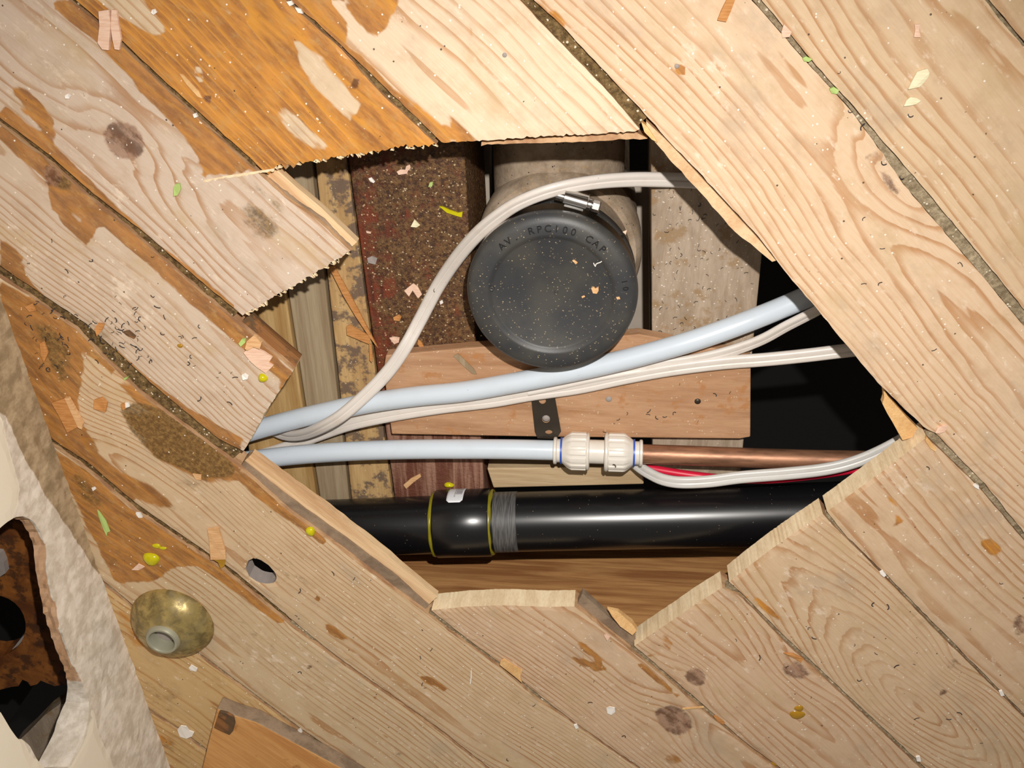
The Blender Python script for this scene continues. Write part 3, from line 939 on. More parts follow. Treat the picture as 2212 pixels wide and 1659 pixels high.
def make_board(parent, k, lo=None, hi=None, holes=()):
    """one piece of floor board: cut by CUT[k,'lo'] where it starts and CUT[k,'hi'] where it ends"""
    sp = dict(BOARD[k])
    if hi and 'hi' in sp:
        sp.update(sp['hi'])
    uu = np.linspace(-0.6, 1.6, 441)
    mid = np.stack([uu, 0.5 * (seam_v(k - 1, 'b', uu) + seam_v(k, 'a', uu))], 1)
    Xm = np.c_[from_uv(mid), np.zeros(len(mid))]
    px = proj(Xm)
    ok = (px[:, 0] > -200) & (px[:, 0] < W + 230) & (px[:, 1] > -230) & (px[:, 1] < H + 230) & (behind(Xm) > -0.16)
    u0, u1 = uu[ok].min(), uu[ok].max()
    st = 0.005

    def side(kk, e, ua, ub):
        n = max(2, int((ub - ua) / st))
        u = np.linspace(ua, ub, n)
        v = seam_v(kk, e, u)
        v[1:-1] += RNG.normal(0, 0.00018, n - 2)
        return np.stack([u, v], 1)

    lo_c = ragged(*CUT[k, 'lo']) if lo else None
    hi_c = ragged(*CUT[k, 'hi']) if hi else None
    if lo_c is not None:
        lo_c[0, 1] = seam_v(k - 1, 'b', lo_c[0, 0]); lo_c[-1, 1] = seam_v(k, 'a', lo_c[-1, 0])
    if hi_c is not None:
        hi_c[0, 1] = seam_v(k - 1, 'b', hi_c[0, 0]); hi_c[-1, 1] = seam_v(k, 'a', hi_c[-1, 0])
    a0 = lo_c[0, 0] if lo else u0
    a1 = hi_c[0, 0] if hi else u1
    b0 = lo_c[-1, 0] if lo else u0
    b1 = hi_c[-1, 0] if hi else u1
    loop, flag = [], []          # flag: 1 = sawn end

    def add(P, f):
        for p in P:
            loop.append(p); flag.append(f)

    S = side(k - 1, 'b', a0, a1)
    add(S[:-1], 0)
    if hi_c is not None:
        add(hi_c[:-1], 1)
    else:
        add(S[-1:], 1)
    S = side(k, 'a', b0, b1)[::-1]
    add(S[:-1], 0)
    if lo_c is not None:
        add(lo_c[::-1][:-1], 1)
    else:
        add(S[-1:], 1)
    loop = np.array(loop)
    nb = len(loop)
    hole_uv = [to_uv(bp(resample(np.array(h + [h[0]], float), 6.0)[:-1])) for h in holes]
    # interior grid
    g = 0.0052
    gu = np.arange(loop[:, 0].min() + g * 0.5, loop[:, 0].max(), g)
    gv = np.arange(loop[:, 1].min() + g * 0.5, loop[:, 1].max(), g)
    G = np.stack(np.meshgrid(gu, gv), -1).reshape(-1, 2)
    G = G + RNG.uniform(-0.0006, 0.0006, G.shape)
    keep = in_poly(G, loop)
    G = G[keep]
    dd = poly_dist(G, resample(np.r_[loop, loop[:1]], 0.012)[:-1])
    G = G[dd > 0.0022]
    for h in hole_uv:
        G = G[~in_poly(G, h)]
    pts = [loop] + hole_uv + [G]
    edges = [(i, (i + 1) % nb) for i in range(nb)]
    o = nb
    for h in hole_uv:
        edges += [(o + i, o + (i + 1) % len(h)) for i in range(len(h))]
        o += len(h)
    P = np.concatenate(pts)
    vs, es, fs, ov, oe, of = delaunay_2d_cdt([Vector(p) for p in P.tolist()], edges, [], 0, 1e-6)
    V2 = np.array([[v.x, v.y] for v in vs])
    orig = [x[0] if len(x) else -1 for x in ov]
    tri = np.array([list(f) for f in fs if len(f) == 3])
    cen = V2[tri].mean(1)
    keep = in_poly(cen, loop)
    for h in hole_uv:
        keep &= ~in_poly(cen, h)
    Xc = from_uv(cen)
    keep &= ((Xc - WA[:2]) @ WN[:2]) > -0.008
    tri = tri[keep]
    # orientation
    A = V2[tri]
    ar = (A[:, 1, 0] - A[:, 0, 0]) * (A[:, 2, 1] - A[:, 0, 1]) - (A[:, 2, 0] - A[:, 0, 0]) * (A[:, 1, 1] - A[:, 0, 1])
    tri[ar < 0] = tri[ar < 0][:, ::-1]
    n = len(V2)
    X = np.c_[from_uv(V2), np.zeros(n)]
    nhole = sum(len(h) for h in hole_uv)
    # boundary edges of the kept triangles
    cnt = {}
    for t in tri:
        for i in range(3):
            a, b = int(t[i]), int(t[(i + 1) % 3])
            cnt[(a, b)] = cnt.get((a, b), 0) + 1
    bed = [(a, b) for (a, b) in cnt if (b, a) not in cnt]
    bset = sorted({a for a, b in bed} | {b for a, b in bed})
    edge_z = np.zeros(n)
    X[bset, 2] = -0.0006
    low = {}
    V = X.tolist()
    for i in bset:
        low[i] = len(V)
        V.append([X[i, 0], X[i, 1], -0.015 if nb <= orig[i] < nb + nhole else -T])
    Fc = tri.tolist()
    mi = [0] * len(Fc)
    ringset = lambda i: orig[i]
    for a, b in bed:
        Fc.append([a, low[a], low[b], b])
        oa, ob = orig[a], orig[b]
        sawn = (oa >= nb or ob >= nb) or (0 <= oa < nb and 0 <= ob < nb and (flag[oa] == 1 and flag[ob] == 1 or (flag[oa] == 1 and ob == (oa + 1) % nb)))
        mi.append(3 if (nb <= oa < nb + nhole and nb <= ob < nb + nhole) else (1 if sawn else 2))
    uvw = np.concatenate([V2, V2[bset]])
    allX = np.array(V)
    me = bpy.data.meshes.new('floor_board')
    me.from_pydata(V, [], Fc)
    for m in (M['board'], M['cut'], M['edge'], M['plug']):
        me.materials.append(m)
    me.polygons.foreach_set('material_index', mi)
    # attributes
    vc = 0.5 * (seam_v(k - 1, 'b', V2[:, 0]) + seam_v(k, 'a', V2[:, 0]))
    u, v = uvw[:, 0], uvw[:, 1]
    vcf = np.concatenate([vc, vc[bset]])
    wav = 0.004 * np.sin(u * 11 + k) + 0.002 * np.sin(u * 29 + 2.1 * k)
    D = sp['sl'] * (u - sp['uc'])
    dm_ = sp.get('dmax', 0.05)
    D = dm_ * np.tanh(D / dm_)
    D = np.sqrt(D * D + sp['d'] ** 2)
    dv = v - vcf - sp['off'] + wav
    ring = sp['fr'] * np.sqrt(dv * dv + D * D)
    for (kp, su, sv, am) in sp.get('kn', []):
        q = to_uv(bp([kp]))[0]
        ring = ring + am * np.exp(-((u - q[0]) ** 2 / (2 * su * su) + (v - q[1]) ** 2 / (2 * sv * sv)))
    pxv = proj(np.c_[allX[:, :2], np.zeros(len(allX))])
    mask = np.zeros((len(V), 4))
    chan = dict(wet=0, dirt=1, pale=2, knot=3)
    for (bk, ch, shp, st_, soft) in STAIN:
        if bk is not None and bk != k:
            continue
        q = np.array(shp)
        lo_, hi_ = q.min(0) - soft * 1.5, q.max(0) + soft * 1.5
        sel = np.where((pxv[:, 0] > lo_[0]) & (pxv[:, 0] < hi_[0]) & (pxv[:, 1] > lo_[1]) & (pxv[:, 1] < hi_[1]))[0]
        if not len(sel):
            continue
        d_ = poly_dist(pxv[sel], shp) * np.where(in_poly(pxv[sel], shp), 1, -1)
        val = st_ * smooth01(d_ / (2 * soft) + 0.5)
        if ch == 'off':
            mask[sel, 0] *= 1 - smooth01(d_ / (2 * soft) + 0.5) * st_
        else:
            mask[sel, chan[ch]] = np.maximum(mask[sel, chan[ch]], val)
    at = me.attributes.new('ring', 'FLOAT', 'POINT'); at.data.foreach_set('value', ring.astype(np.float32))
    at = me.attributes.new('mask', 'FLOAT_COLOR', 'POINT'); at.data.foreach_set('color', mask.astype(np.float32).ravel())
    b = lin(*(sp.get('base_lo', sp['base']) if lo else sp['base']))
    at = me.attributes.new('base', 'FLOAT_COLOR', 'POINT'); at.data.foreach_set('color', np.tile(np.array(b, np.float32), len(V)))
    at = me.attributes.new('wettone', 'FLOAT', 'POINT'); at.data.foreach_set('value', np.full(len(V), sp['wt'], np.float32))
    ul = me.uv_layers.new(name='UVMap')
    li = np.zeros(len(me.loops), np.int32)
    me.loops.foreach_get('vertex_index', li)
    sh = np.array([0.37 * k + (1.3 if lo else 0), 0.23 * k])
    ul.data.foreach_set('uv', (uvw[li] + sh).astype(np.float32).ravel())
    o_ = bpy.data.objects.new('floor_board', me)
    COL.objects.link(o_)
    o_.parent = parent
    return o_


floor = empty('floor')
tag(floor, kind='structure')
make_board(floor, 5)
make_board(floor, 4)
make_board(floor, 3)
make_board(floor, 2, hi=True)
make_board(floor, 2, lo=True)
make_board(floor, 1, hi=True)
make_board(floor, 1, lo=True)
make_board(floor, 0, hi=True)
make_board(floor, 0, lo=True)
make_board(floor, -1, hi=True)
make_board(floor, -1, lo=True)
make_board(floor, -2, holes=[HOLE_PX])
make_board(floor, -3)
make_board(floor, -4)
make_board(floor, -5)


def seam_fill(k, u0, u1, mat, z=-0.0045):
    u = np.arange(u0, u1, 0.006)
    a, b = seam_v(k, 'a', u) + 0.0002, seam_v(k, 'b', u) - 0.0002
    b = np.maximum(b, a + 0.0004)
    zz = z + RNG.normal(0, 0.0005, len(u))
    L = np.c_[from_uv(np.stack([u, a], 1)), zz]
    Rr = np.c_[from_uv(np.stack([u, b], 1)), zz + RNG.normal(0, 0.0004, len(u))]
    ok = (behind(L) > -0.02)
    L, Rr = L[ok], Rr[ok]
    n = len(L)
    V = np.concatenate([L, Rr, L - [0, 0, 0.007], Rr - [0, 0, 0.007]])
    Fc = []
    for i in range(n - 1):
        Fc += [[i, i + 1, n + i + 1, n + i][::-1], [2 * n + i, 2 * n + i + 1, 3 * n + i + 1, 3 * n + i],
               [i, i + 1, 2 * n + i + 1, 2 * n + i], [n + i, n + i + 1, 3 * n + i + 1, 3 * n + i][::-1]]
    Fc += [[0, n, 3 * n, 2 * n], [n - 1, 2 * n - 1, 4 * n - 1, 3 * n - 1][::-1]]
    mesh('joint_dirt', V, Fc, mat, floor)


def uof(px):
    return to_uv(bp([px]))[0, 0]


seam_fill(4, uof((2050, -120)), uof((2330, 230)), M['seam_grey'])
seam_fill(3, uof((1500, -160)), uof((2330, 830)), M['seam_grey'])
seam_fill(2, uof((1000, -150)), uof((1392, 268)), M['seam_brown'])
seam_fill(2, uof((2010, 942)), uof((2330, 1290)), M['seam_grey'], -0.004)
seam_fill(1, uof((500, -140)), uof((944, 306)), M['seam_brown'], -0.0035)
seam_fill(1, uof((1790, 1116)), uof((2330, 1690)), M['seam_grey'], -0.0035)
seam_fill(0, uof((20, -120)), uof((552, 362)), M['seam_brown'], -0.004)
seam_fill(0, uof((1574, 1270)), uof((2100, 1780)), M['seam_grey'], -0.0035)
seam_fill(-1, uof((-120, 160)), uof((512, 684)), M['seam_brown'])
seam_fill(-1, uof((1372, 1402)), uof((1800, 1790)), M['seam_grey'], -0.004)
seam_fill(-2, uof((-20, 580)), uof((514, 990)), M['seam_brown'])
seam_fill(-2, uof((930, 1326)), uof((1500, 1780)), M['seam_grey'], -0.0035)
seam_fill(-3, uof((100, 950)), uof((620, 1340)), M['seam_brown'])
seam_fill(-3, uof((626, 1348)), uof((1180, 1770)), M['seam_grey'], -0.0035)
seam_fill(-4, uof((227, 1266)), uof((900, 1760)), M['seam_grey'], -0.003)
seam_fill(-5, uof((323, 1537)), uof((600, 1740)), M['seam_grey'], -0.003)


# tongues left standing along the edges of the hole, and the split lips
def strip(name, pxa, pxb, z0, z1, mat, amp=0.0, zb=None):
    A_, B_ = bp(pxa, z0), bp(pxb, z0)
    n = 28
    A_ = resample(A_[:, :2], 0.004) if False else np.stack([np.interp(np.linspace(0, 1, n), np.linspace(0, 1, len(A_)), A_[:, i]) for i in range(2)], 1)
    B_ = np.stack([np.interp(np.linspace(0, 1, n), np.linspace(0, 1, len(B_)), B_[:, i]) for i in range(2)], 1)
    if amp:
        B_ = B_ + RNG.normal(0, amp, B_.shape)
    V = np.concatenate([np.c_[A_, np.full(n, z0)], np.c_[B_, np.full(n, z0)], np.c_[A_, np.full(n, z1)], np.c_[B_, np.full(n, z1)]])
    Fc = []
    for i in range(n - 1):
        Fc += [[i, n + i, n + i + 1, i + 1], [2 * n + i, 2 * n + i + 1, 3 * n + i + 1, 3 * n + i],
               [n + i, 3 * n + i, 3 * n + i + 1, n + i + 1], [i, i + 1, 2 * n + i + 1, 2 * n + i]]
    Fc += [[0, 2 * n, 3 * n, n], [n - 1, 2 * n - 1, 4 * n - 1, 3 * n - 1]]
    me_o = mesh(name, V, Fc, mat, floor)
    bm = bmesh.new(); bm.from_mesh(me_o.data); bmesh.ops.recalc_face_normals(bm, faces=bm.faces); bm.to_mesh(me_o.data); bm.free()
    return me_o


strip('groove_shade', [(564, 384), (621, 438), (692, 488), (752, 543)], [(572, 378), (632, 426), (700, 474), (760, 534)], -0.0055, -T, M['greyedge'], 0.0002)  # grey strip painted in as the shadow line of the groove
strip('tongue', [(566, 382), (621, 436), (692, 485), (752, 540)], [(598, 366), (640, 404), (692, 447), (771, 523)], -0.007, -0.014, M['tongue'])
strip('tongue', [(514, 702), (560, 741), (632, 803)], [(538, 680), (590, 726), (647, 775)], -0.007, -0.014, M['tongue_dark'])
strip('groove_shade', [(514, 1010), (620, 1100), (740, 1188), (850, 1272), (914, 1320)], [(528, 998), (620, 1072), (740, 1158), (850, 1240), (926, 1308)], -0.0050, -T, M['greyedge'], 0.0002)  # groove shadow below the board edge, put in as a grey strip
strip('tongue', [(516, 1008), (620, 1098), (740, 1186), (850, 1270), (914, 1318)], [(545, 980), (600, 1022), (700, 1093), (800, 1170), (945, 1289)], -0.007, -0.014, M['tongue'], 0.0003)
strip('tongue', [(1244, 1310), (1300, 1358), (1372, 1412)], [(1258, 1282), (1312, 1330), (1376, 1384)], -0.007, -0.014, M['greyedge'])
strip('split_lip', [(1396, 262), (1440, 303), (1500, 367), (1572, 445), (1640, 518), (1676, 563)], [(1396, 286), (1411, 302), (1458, 357), (1517, 420), (1582, 495), (1668, 566)], -0.0016, -T, M['lip'], 0.0002)
strip('split_lip', [(1040, 307), (1200, 297), (1372, 285)], [(1040, 313), (1200, 308), (1398, 299)], -0.009, -T, M['edge'], 0.0003)

# torn splinters still attached to the sawn ends
V, Fc = prism(bp([(1908, 838), (1918, 856), (1936, 876), (1962, 905), (1982, 925), (1970, 945), (1950, 951), (1940, 934), (1928, 912), (1916, 892), (1906, 872), (1910, 860)], -0.010), -0.010, -0.016)
mesh('splinter', V, Fc, M['torn'], floor)
V, Fc = prism(bp([(1312, 1310), (1336, 1322), (1366, 1352), (1376, 1366), (1366, 1372), (1340, 1350), (1322, 1326)], -0.004), [-0.001, -0.002, -0.004, -0.006, -0.006, -0.004, -0.002], [-0.003, -0.005, -0.008, -0.012, -0.012, -0.008, -0.004])
mesh('splinter', V, Fc, M['torn'], floor)
V, Fc = prism(bp([(1385, 262), (1398, 272), (1410, 290), (1420, 306), (1408, 300), (1392, 284)], -0.001), 0.0006, -0.006)
mesh('splinter', V, Fc, M['torn'], floor)
V, Fc = prism(bp([(2001, 942), (2012, 955), (2022, 968), (2020, 974), (2008, 966), (1998, 950)], 0), 0.0012, -0.002)
mesh('splinter', V, Fc, M['torn'], floor)
V, Fc = prism(bp([(388, 158), (396, 160), (430, 196), (438, 212), (428, 208), (404, 182)], 0), 0.0010, -0.001)
mesh('splinter', V, Fc, M['torn'], floor)
strip('saw_kerf', [(440, 389), (500, 378), (560, 369), (592, 364)], [(440, 394), (500, 383), (560, 374), (592, 369)], 0.0003, -0.0010, M['cut'], 0.0003)
for i in range(46):      # frayed fibres along the two rough saw cuts
    cut = CUT[1, 'hi'][0] if i % 2 else CUT[0, 'hi'][0]
    c_ = resample(np.array(cut, float), 2.0)
    q = c_[RNG.integers(2, len(c_) - 2)]
    l, w_ = RNG.uniform(4, 9), RNG.uniform(2.0, 4.0)
    ang = RNG.uniform(0.2, 1.2)
    d = np.array([math.cos(ang), math.sin(ang)])
    e = np.array([-d[1], d[0]])
    P_ = np.array([q - d * 3 - e * w_, q + d * l, q - d * 3 + e * w_])
    V, Fc = prism(bp(P_, -0.001), -0.0006, -0.003)
    mesh('fibre', V, Fc, M['cut'], floor)

for (x, y) in ((1090, 119), (1462, 143)):
    V, Fc = lathe([(0.0, 0.0003), (0.0011, 0.0003), (0.0015, 0.0000), (0.0015, -0.003)], p1(x, y, 0.0), n=12)
    mesh('nail_head', V, Fc, M['plug'], floor, smooth=True)

# bottom of the void, its near-black colour standing in for deep shade
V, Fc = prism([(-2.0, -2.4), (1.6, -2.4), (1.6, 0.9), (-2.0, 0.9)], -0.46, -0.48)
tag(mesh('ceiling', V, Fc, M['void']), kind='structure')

# ------------------------------------------------------------------ wall at the lower left
def wplane(px, off=0.0):
    """pixels -> (s, h) on the wall's face (off metres behind it)"""
    px = np.atleast_2d(np.array(px, float))
    d = np.stack([(px[:, 0] - W / 2) / F, -(px[:, 1] - H / 2) / F, -np.ones(len(px))], 1) @ R.T
    t = ((WA - off * WN - C) @ WN) / (d @ WN)
    X = C + d * t[:, None]
    return np.stack([(X - WA) @ WE, X[:, 2]], 1)


def wpt(s, h, back=0.0):
    return WA + WE * s + np.array([0, 0, 1.0]) * h - WN * back


WHOLE = [(0, 1138), (12, 1128), (32, 1117), (52, 1115), (72, 1126), (88, 1150), (98, 1180), (102, 1230), (112, 1280), (122, 1330), (145, 1400), (166, 1450),
         (184, 1492), (192, 1516), (190, 1549), (182, 1585), (169, 1612), (154, 1641), (146, 1659), (120, 1672), (98, 1664), (78, 1640), (64, 1611), (46, 1596),
         (36, 1597), (20, 1575), (0, 1540), (-50, 1490), (-95, 1400), (-100, 1290), (-55, 1190)]
wall = empty('wall_left', tuple(WA))
tag(wall, kind='structure')
hole_sh = wplane(WHOLE)
hole_sh = resample(np.r_[hole_sh, hole_sh[:1]], 0.004)[:-1]
S0, S1, HT = -0.28, 0.62, 0.42
base_s = np.linspace(S0, S1, 120)
# the foot of the plaster is not straight
base_h = np.zeros_like(base_s)
outer = np.concatenate([np.stack([base_s, base_h], 1), [[S1, HT], [S0, HT]]])
gs = np.arange(S0 + 0.005, S1, 0.0075)
gh = np.arange(0.005, HT, 0.0075)
G = np.stack(np.meshgrid(gs, gh), -1).reshape(-1, 2)
G = G + RNG.uniform(-0.001, 0.001, G.shape)
G = G[~in_poly(G, hole_sh)]
G = G[poly_dist(G, hole_sh) > 0.003]
nO, nH = len(outer), len(hole_sh)
P = np.concatenate([outer, hole_sh, G])
ed = [(i, (i + 1) % nO) for i in range(nO)] + [(nO + i, nO + (i + 1) % nH) for i in range(nH)]
vs, es, fs, ov, oe, of = delaunay_2d_cdt([Vector(p) for p in P.tolist()], ed, [], 0, 1e-6)
V2 = np.array([[v.x, v.y] for v in vs])
orig = [x[0] if len(x) else -1 for x in ov]
tri = np.array([list(f) for f in fs if len(f) == 3])
cen = V2[tri].mean(1)
tri = tri[in_poly(cen, outer) & ~in_poly(cen, hole_sh)]
front = np.array([wpt(s, h) for s, h in V2])
dh = poly_dist(V2, hole_sh)
rough_n = RNG.normal(0, 0.0003, len(V2)) * (dh > 0.004)
# painted skin stands a little proud of the scraped plaster
paint_px = [(-60, 800), (0, 905), (22, 985), (40, 1050), (35, 1100), (20, 1130), (0, 1150), (-120, 1180), (-140, 1420), (-60, 1500), (0, 1535), (40, 1590), (78, 1640), (110, 1668), (150, 1655), (178, 1606),
            (192, 1560), (196, 1520), (205, 1560), (218, 1600), (238, 1640), (250, 1675), (300, 1900), (-400, 1900), (-700, 900)]
pxf = proj(front)
sd = poly_dist(pxf, paint_px) * np.where(in_poly(pxf, paint_px), 1, -1)
zone = np.zeros((len(V2), 4), np.float32)
zone[:, 0] = smooth01(sd / 24 + 0.5)
foot_px = [(-60, 560), (0, 620), (45, 740), (92, 860), (135, 960), (185, 1090), (222, 1195), (228, 1240), (214, 1242), (186, 1200), (140, 1130), (100, 1070), (70, 1020), (40, 960), (15, 905), (-10, 870), (-60, 800)]
sd = poly_dist(pxf, foot_px) * np.where(in_poly(pxf, foot_px), 1, -1)
zone[:, 1] = smooth01(sd / 22 + 0.5)
for rp in ([(70, 1150), (96, 1170), (102, 1195), (100, 1240), (92, 1250), (84, 1200)], [(90, 1270), (118, 1300), (130, 1350), (112, 1350)], [(160, 1440), (176, 1470), (184, 1500), (190, 1518), (168, 1505)],
           [(215, 1200), (226, 1230), (222, 1250), (205, 1222)]):
    sd = poly_dist(pxf, rp) * np.where(in_poly(pxf, rp), 1, -1)
    zone[:, 2] = np.maximum(zone[:, 2], smooth01(sd / 16 + 0.5) * 0.9)
front = front + WN * (rough_n * (1 - zone[:, 0]) + 0.0012 * zone[:, 0])[:, None]
nf = len(front)
V = front.tolist()
Fc = []
nrm_ = WN
for t in tri:
    a, b, c = front[t[0]], front[t[1]], front[t[2]]
    if np.dot(np.cross(b - a, c - a), nrm_) < 0:
        t = t[::-1]
    Fc.append([int(x) for x in t])
mi = [0] * len(Fc)
# reveal of the hole, cut through the thickness
hidx = {orig[i] - nO: i for i in range(len(orig)) if nO <= orig[i] < nO + nH}
seg = 3
ring_idx = [[hidx[i] for i in range(nH)]]
hole_px = proj(np.array([wpt(a_, b_) for a_, b_ in hole_sh]))
hole_wt = 0.010 + (WT - 0.010) * smooth01((hole_px[:, 1] - 1440) / 130.0)
for q in range(1, seg + 1):
    f_ = q / seg
    row = []
    for i in range(nH):
        s_, h_ = hole_sh[i]
        row.append(len(V))
        V.append((wpt(s_, h_, hole_wt[i] * f_) + np.array([0, 0, RNG.normal(0, 0.0005)])).tolist())
    ring_idx.append(row)
for q in range(seg):
    for i in range(nH):
        j = (i + 1) % nH
        Fc.append([ring_idx[q][i], ring_idx[q][j], ring_idx[q + 1][j], ring_idx[q + 1][i]])
        mi.append(1)
# back, top and ends of the wall
b0 = len(V)
for s_, h_ in ((S0, 0), (S1, 0), (S1, HT), (S0, HT)):
    V.append(wpt(s_, h_, 0).tolist()); V.append(wpt(s_, h_, WT).tolist())
for (p, q) in ((2, 3), (1, 2), (3, 0)):
    Fc.append([b0 + 2 * p, b0 + 2 * q, b0 + 2 * q + 1, b0 + 2 * p + 1]); mi.append(0)
zone_all = np.zeros((len(V), 4), np.float32)
zone_all[:nf] = zone
rv_px = proj(np.array(V))
rv_s = smooth01((1500 - rv_px[nf:, 1]) / 60.0)
zone_all[nf:, 2] = rv_s
me = bpy.data.meshes.new('plaster_face')
me.from_pydata((np.array(V) - WA).tolist(), [], Fc)
me.materials.append(M['plaster']); me.materials.append(M['plaster'])
me.polygons.foreach_set('material_index', mi)
at = me.attributes.new('zone', 'FLOAT_COLOR', 'POINT'); at.data.foreach_set('color', zone_all.ravel())
o_ = bpy.data.objects.new('plaster_face', me); COL.objects.link(o_); o_.parent = wall

# what shows inside the wall: stained sole board with a round hole, a gap, a second board
cv = [(-140, 1110), (145, 1105), (150, 1300), (148, 1478), (118, 1482), (102, 1476), (88, 1470), (80, 1478), (66, 1482), (58, 1472), (48, 1468), (40, 1482), (24, 1484), (0, 1490), (-40, 1488), (-140, 1492)]
hp = ell(-12, 1352, 68, 66, 20, 26)
cvp = bp(cv, 0.0)[:, :2]
hpp = bp(hp, 0.0)[:, :2]
P = np.concatenate([cvp, hpp])
ed = [(i, (i + 1) % len(cvp)) for i in range(len(cvp))] + [(len(cvp) + i, len(cvp) + (i + 1) % len(hpp)) for i in range(len(hpp))]
vs, es, fs, ov, oe, of = delaunay_2d_cdt([Vector(p) for p in P.tolist()], ed, [], 0, 1e-6)
V2 = np.array([[v.x, v.y] for v in vs])
tri = [list(f) for f in fs]
tri = [t for t in tri if in_poly(V2[t].mean(0)[None], cvp)[0] and not in_poly(V2[t].mean(0)[None], hpp)[0]]
n = len(V2)
V = np.concatenate([np.c_[V2, np.zeros(n)], np.c_[V2, np.full(n, -0.02)]])
Fc = []
for t in tri:
    a, b, c = V2[t[0]], V2[t[1]], V2[t[2]]
    if (b[0] - a[0]) * (c[1] - a[1]) - (c[0] - a[0]) * (b[1] - a[1]) < 0:
        t = t[::-1]
    Fc.append(t)
cnt = {}
for t in Fc:
    for i in range(3):
        cnt[(t[i], t[(i + 1) % 3])] = 1
for (a, b) in list(cnt):
    if (b, a) not in cnt:
        Fc.append([a, a + n, b + n, b])
mesh('cavity_board', V, Fc, M['cavity'], wall)
V, Fc = prism(bp([(128, 1522), (150, 1520), (150, 1700), (40, 1700), (30, 1610), (62, 1580), (96, 1545)], -0.002), -0.002, -0.02)
mesh('cavity_plank', V, Fc, M['timber'], wall)
V, Fc = prism(bp([(58, 1366), (54, 1392), (40, 1402), (18, 1414), (30, 1398), (46, 1378)], -0.004), -0.004, -0.02)
mesh('plaster_lump', V, Fc, M['plug'], wall)
V, Fc = prism(bp([(-30, 1190), (0, 1196), (8, 1215), (12, 1238), (0, 1246), (-30, 1240)], 0.006), 0.006, 0.0)
mesh('plaster_lump', V, Fc, M['plug'], wall)
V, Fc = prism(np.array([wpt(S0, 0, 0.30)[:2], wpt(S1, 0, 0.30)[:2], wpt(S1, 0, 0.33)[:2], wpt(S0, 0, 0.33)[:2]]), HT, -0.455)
mesh('cavity_back', V, Fc, M['void'], wall)  # back sheet, shade inside the wall put into its near-black colour
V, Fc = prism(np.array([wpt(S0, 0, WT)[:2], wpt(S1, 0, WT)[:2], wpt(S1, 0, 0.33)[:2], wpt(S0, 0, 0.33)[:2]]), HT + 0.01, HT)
mesh('cavity_top', V, Fc, M['void'], wall)  # lid over the cavity, coloured near black for shade


# ------------------------------------------------------------------ timbers under the floor
def beam(name, px, z0, z1, mat, label, cat='timber', bev=0.0012, group=None, zpx=None):
    """px outline of the visible top face at height z0"""
    X = bp(px, z0 if zpx is None else zpx)
    V, Fc = prism(X, z0, z1)
    o = mesh(name, V, Fc, mat)
    if bev:
        bevel(o, bev, 2)
    tag(o, label, cat, group)
    return o


def lineX(pa, pb, z, y):
    A_, B_ = p1(*pa, z), p1(*pb, z)
    t = (y - A_[1]) / (B_[1] - A_[1])
    return A_[0] + (B_[0] - A_[0]) * t


def long_beam(name, l, r, z0, z1, mat, label, ya=0.10, yb=-0.75, bev=0.0012, cat='timber'):
    """beam running away from the top of the picture: l, r = two pixels on its left / right arris"""
    P = [(lineX(*l, z0, ya), ya), (lineX(*r, z0, ya), ya), (lineX(*r, z0, yb), yb), (lineX(*l, z0, yb), yb)]
    V, Fc = prism(np.array(P), z0, z1)
    o = mesh(name, V, Fc, mat)
    bevel(o, bev, 2)
    tag(o, label, cat)
    return o


YB = -0.572
long_beam('joist', ((757, 375), (851, 1060)), ((1003, 320), (1046, 1060)), ZT, -0.20, M['crust'],
          'dark joist caked with dirt and specks between pale timber and capped pipe', yb=YB)
long_beam('side_timber', ((684, 381), (738, 880)), ((752, 371), (846, 1060)), ZT - 0.003, -0.19, M['mould'],
          'tan timber with dark mould stains against the left side of the dark joist', yb=YB)
long_beam('side_timber', ((624, 640), (664, 900)), ((676, 384), (731, 870)), ZT - 0.002, -0.19, M['greywood'],
          'smooth grey planed timber strip left of the mould stained timber', yb=YB)
long_beam('side_timber', ((505, 640), (530, 900)), ((617, 640), (657, 900)), ZT + 0.001, -0.19, M['tan'],
          'pale tan timber strip furthest left inside the hole', yb=YB)
long_beam('joist', ((1406, 310), (1408, 720)), ((1641, 600), (1606, 958)), ZT, -0.22, M['timber'],
          'grey-brown timber strewn with black shavings right of the capped pipe', yb=-0.505)
nog = beam('noggin', [(833, 768), (1010, 752), (1240, 735), (1380, 722), (1622, 768), (1621, 944), (1598, 948), (1180, 944), (846, 938), (828, 800)], -0.0805, -0.0925, M['noggin'],
           'orange-brown board crossing under the upper white pipe and flat cables', 'board', 0.001)
V, Fc = prism(bp([(1606, 768), (1623, 768), (1621, 911), (1603, 912)], -0.084), -0.0845, -0.0925)
for (x, y) in ((1315, 862), (1507, 867)):
    V, Fc = lathe([(0.0, 0.0009), (0.0022, 0.0008), (0.0026, 0.0002), (0.0026, -0.003)], p1(x, y, -0.0805), n=14)
    mesh('nail_head', V, Fc, M['darksteel'] if x > 1400 else M['plug'], nog, smooth=True)
beam('batten', [(1052, 1012), (1384, 1008), (1391, 1046), (1066, 1054)], -0.094, -0.110, M['batten'],
     'short pale batten behind the black waste pipe below the white coupling', 'timber', 0.001)
# joist carrying the floor below the hole: its near face looks into the hole
yj = p1(1368, 1378, -T)[1] - 0.002
V, Fc = prism([(-0.20, yj), (0.50, yj), (0.50, yj - 0.05), (-0.20, yj - 0.05)], -T - 0.0005, -0.22)
tag(mesh('cross_joist', V, Fc, M['joist']), 'brown joist with long grain lines below the black waste pipe', 'timber')
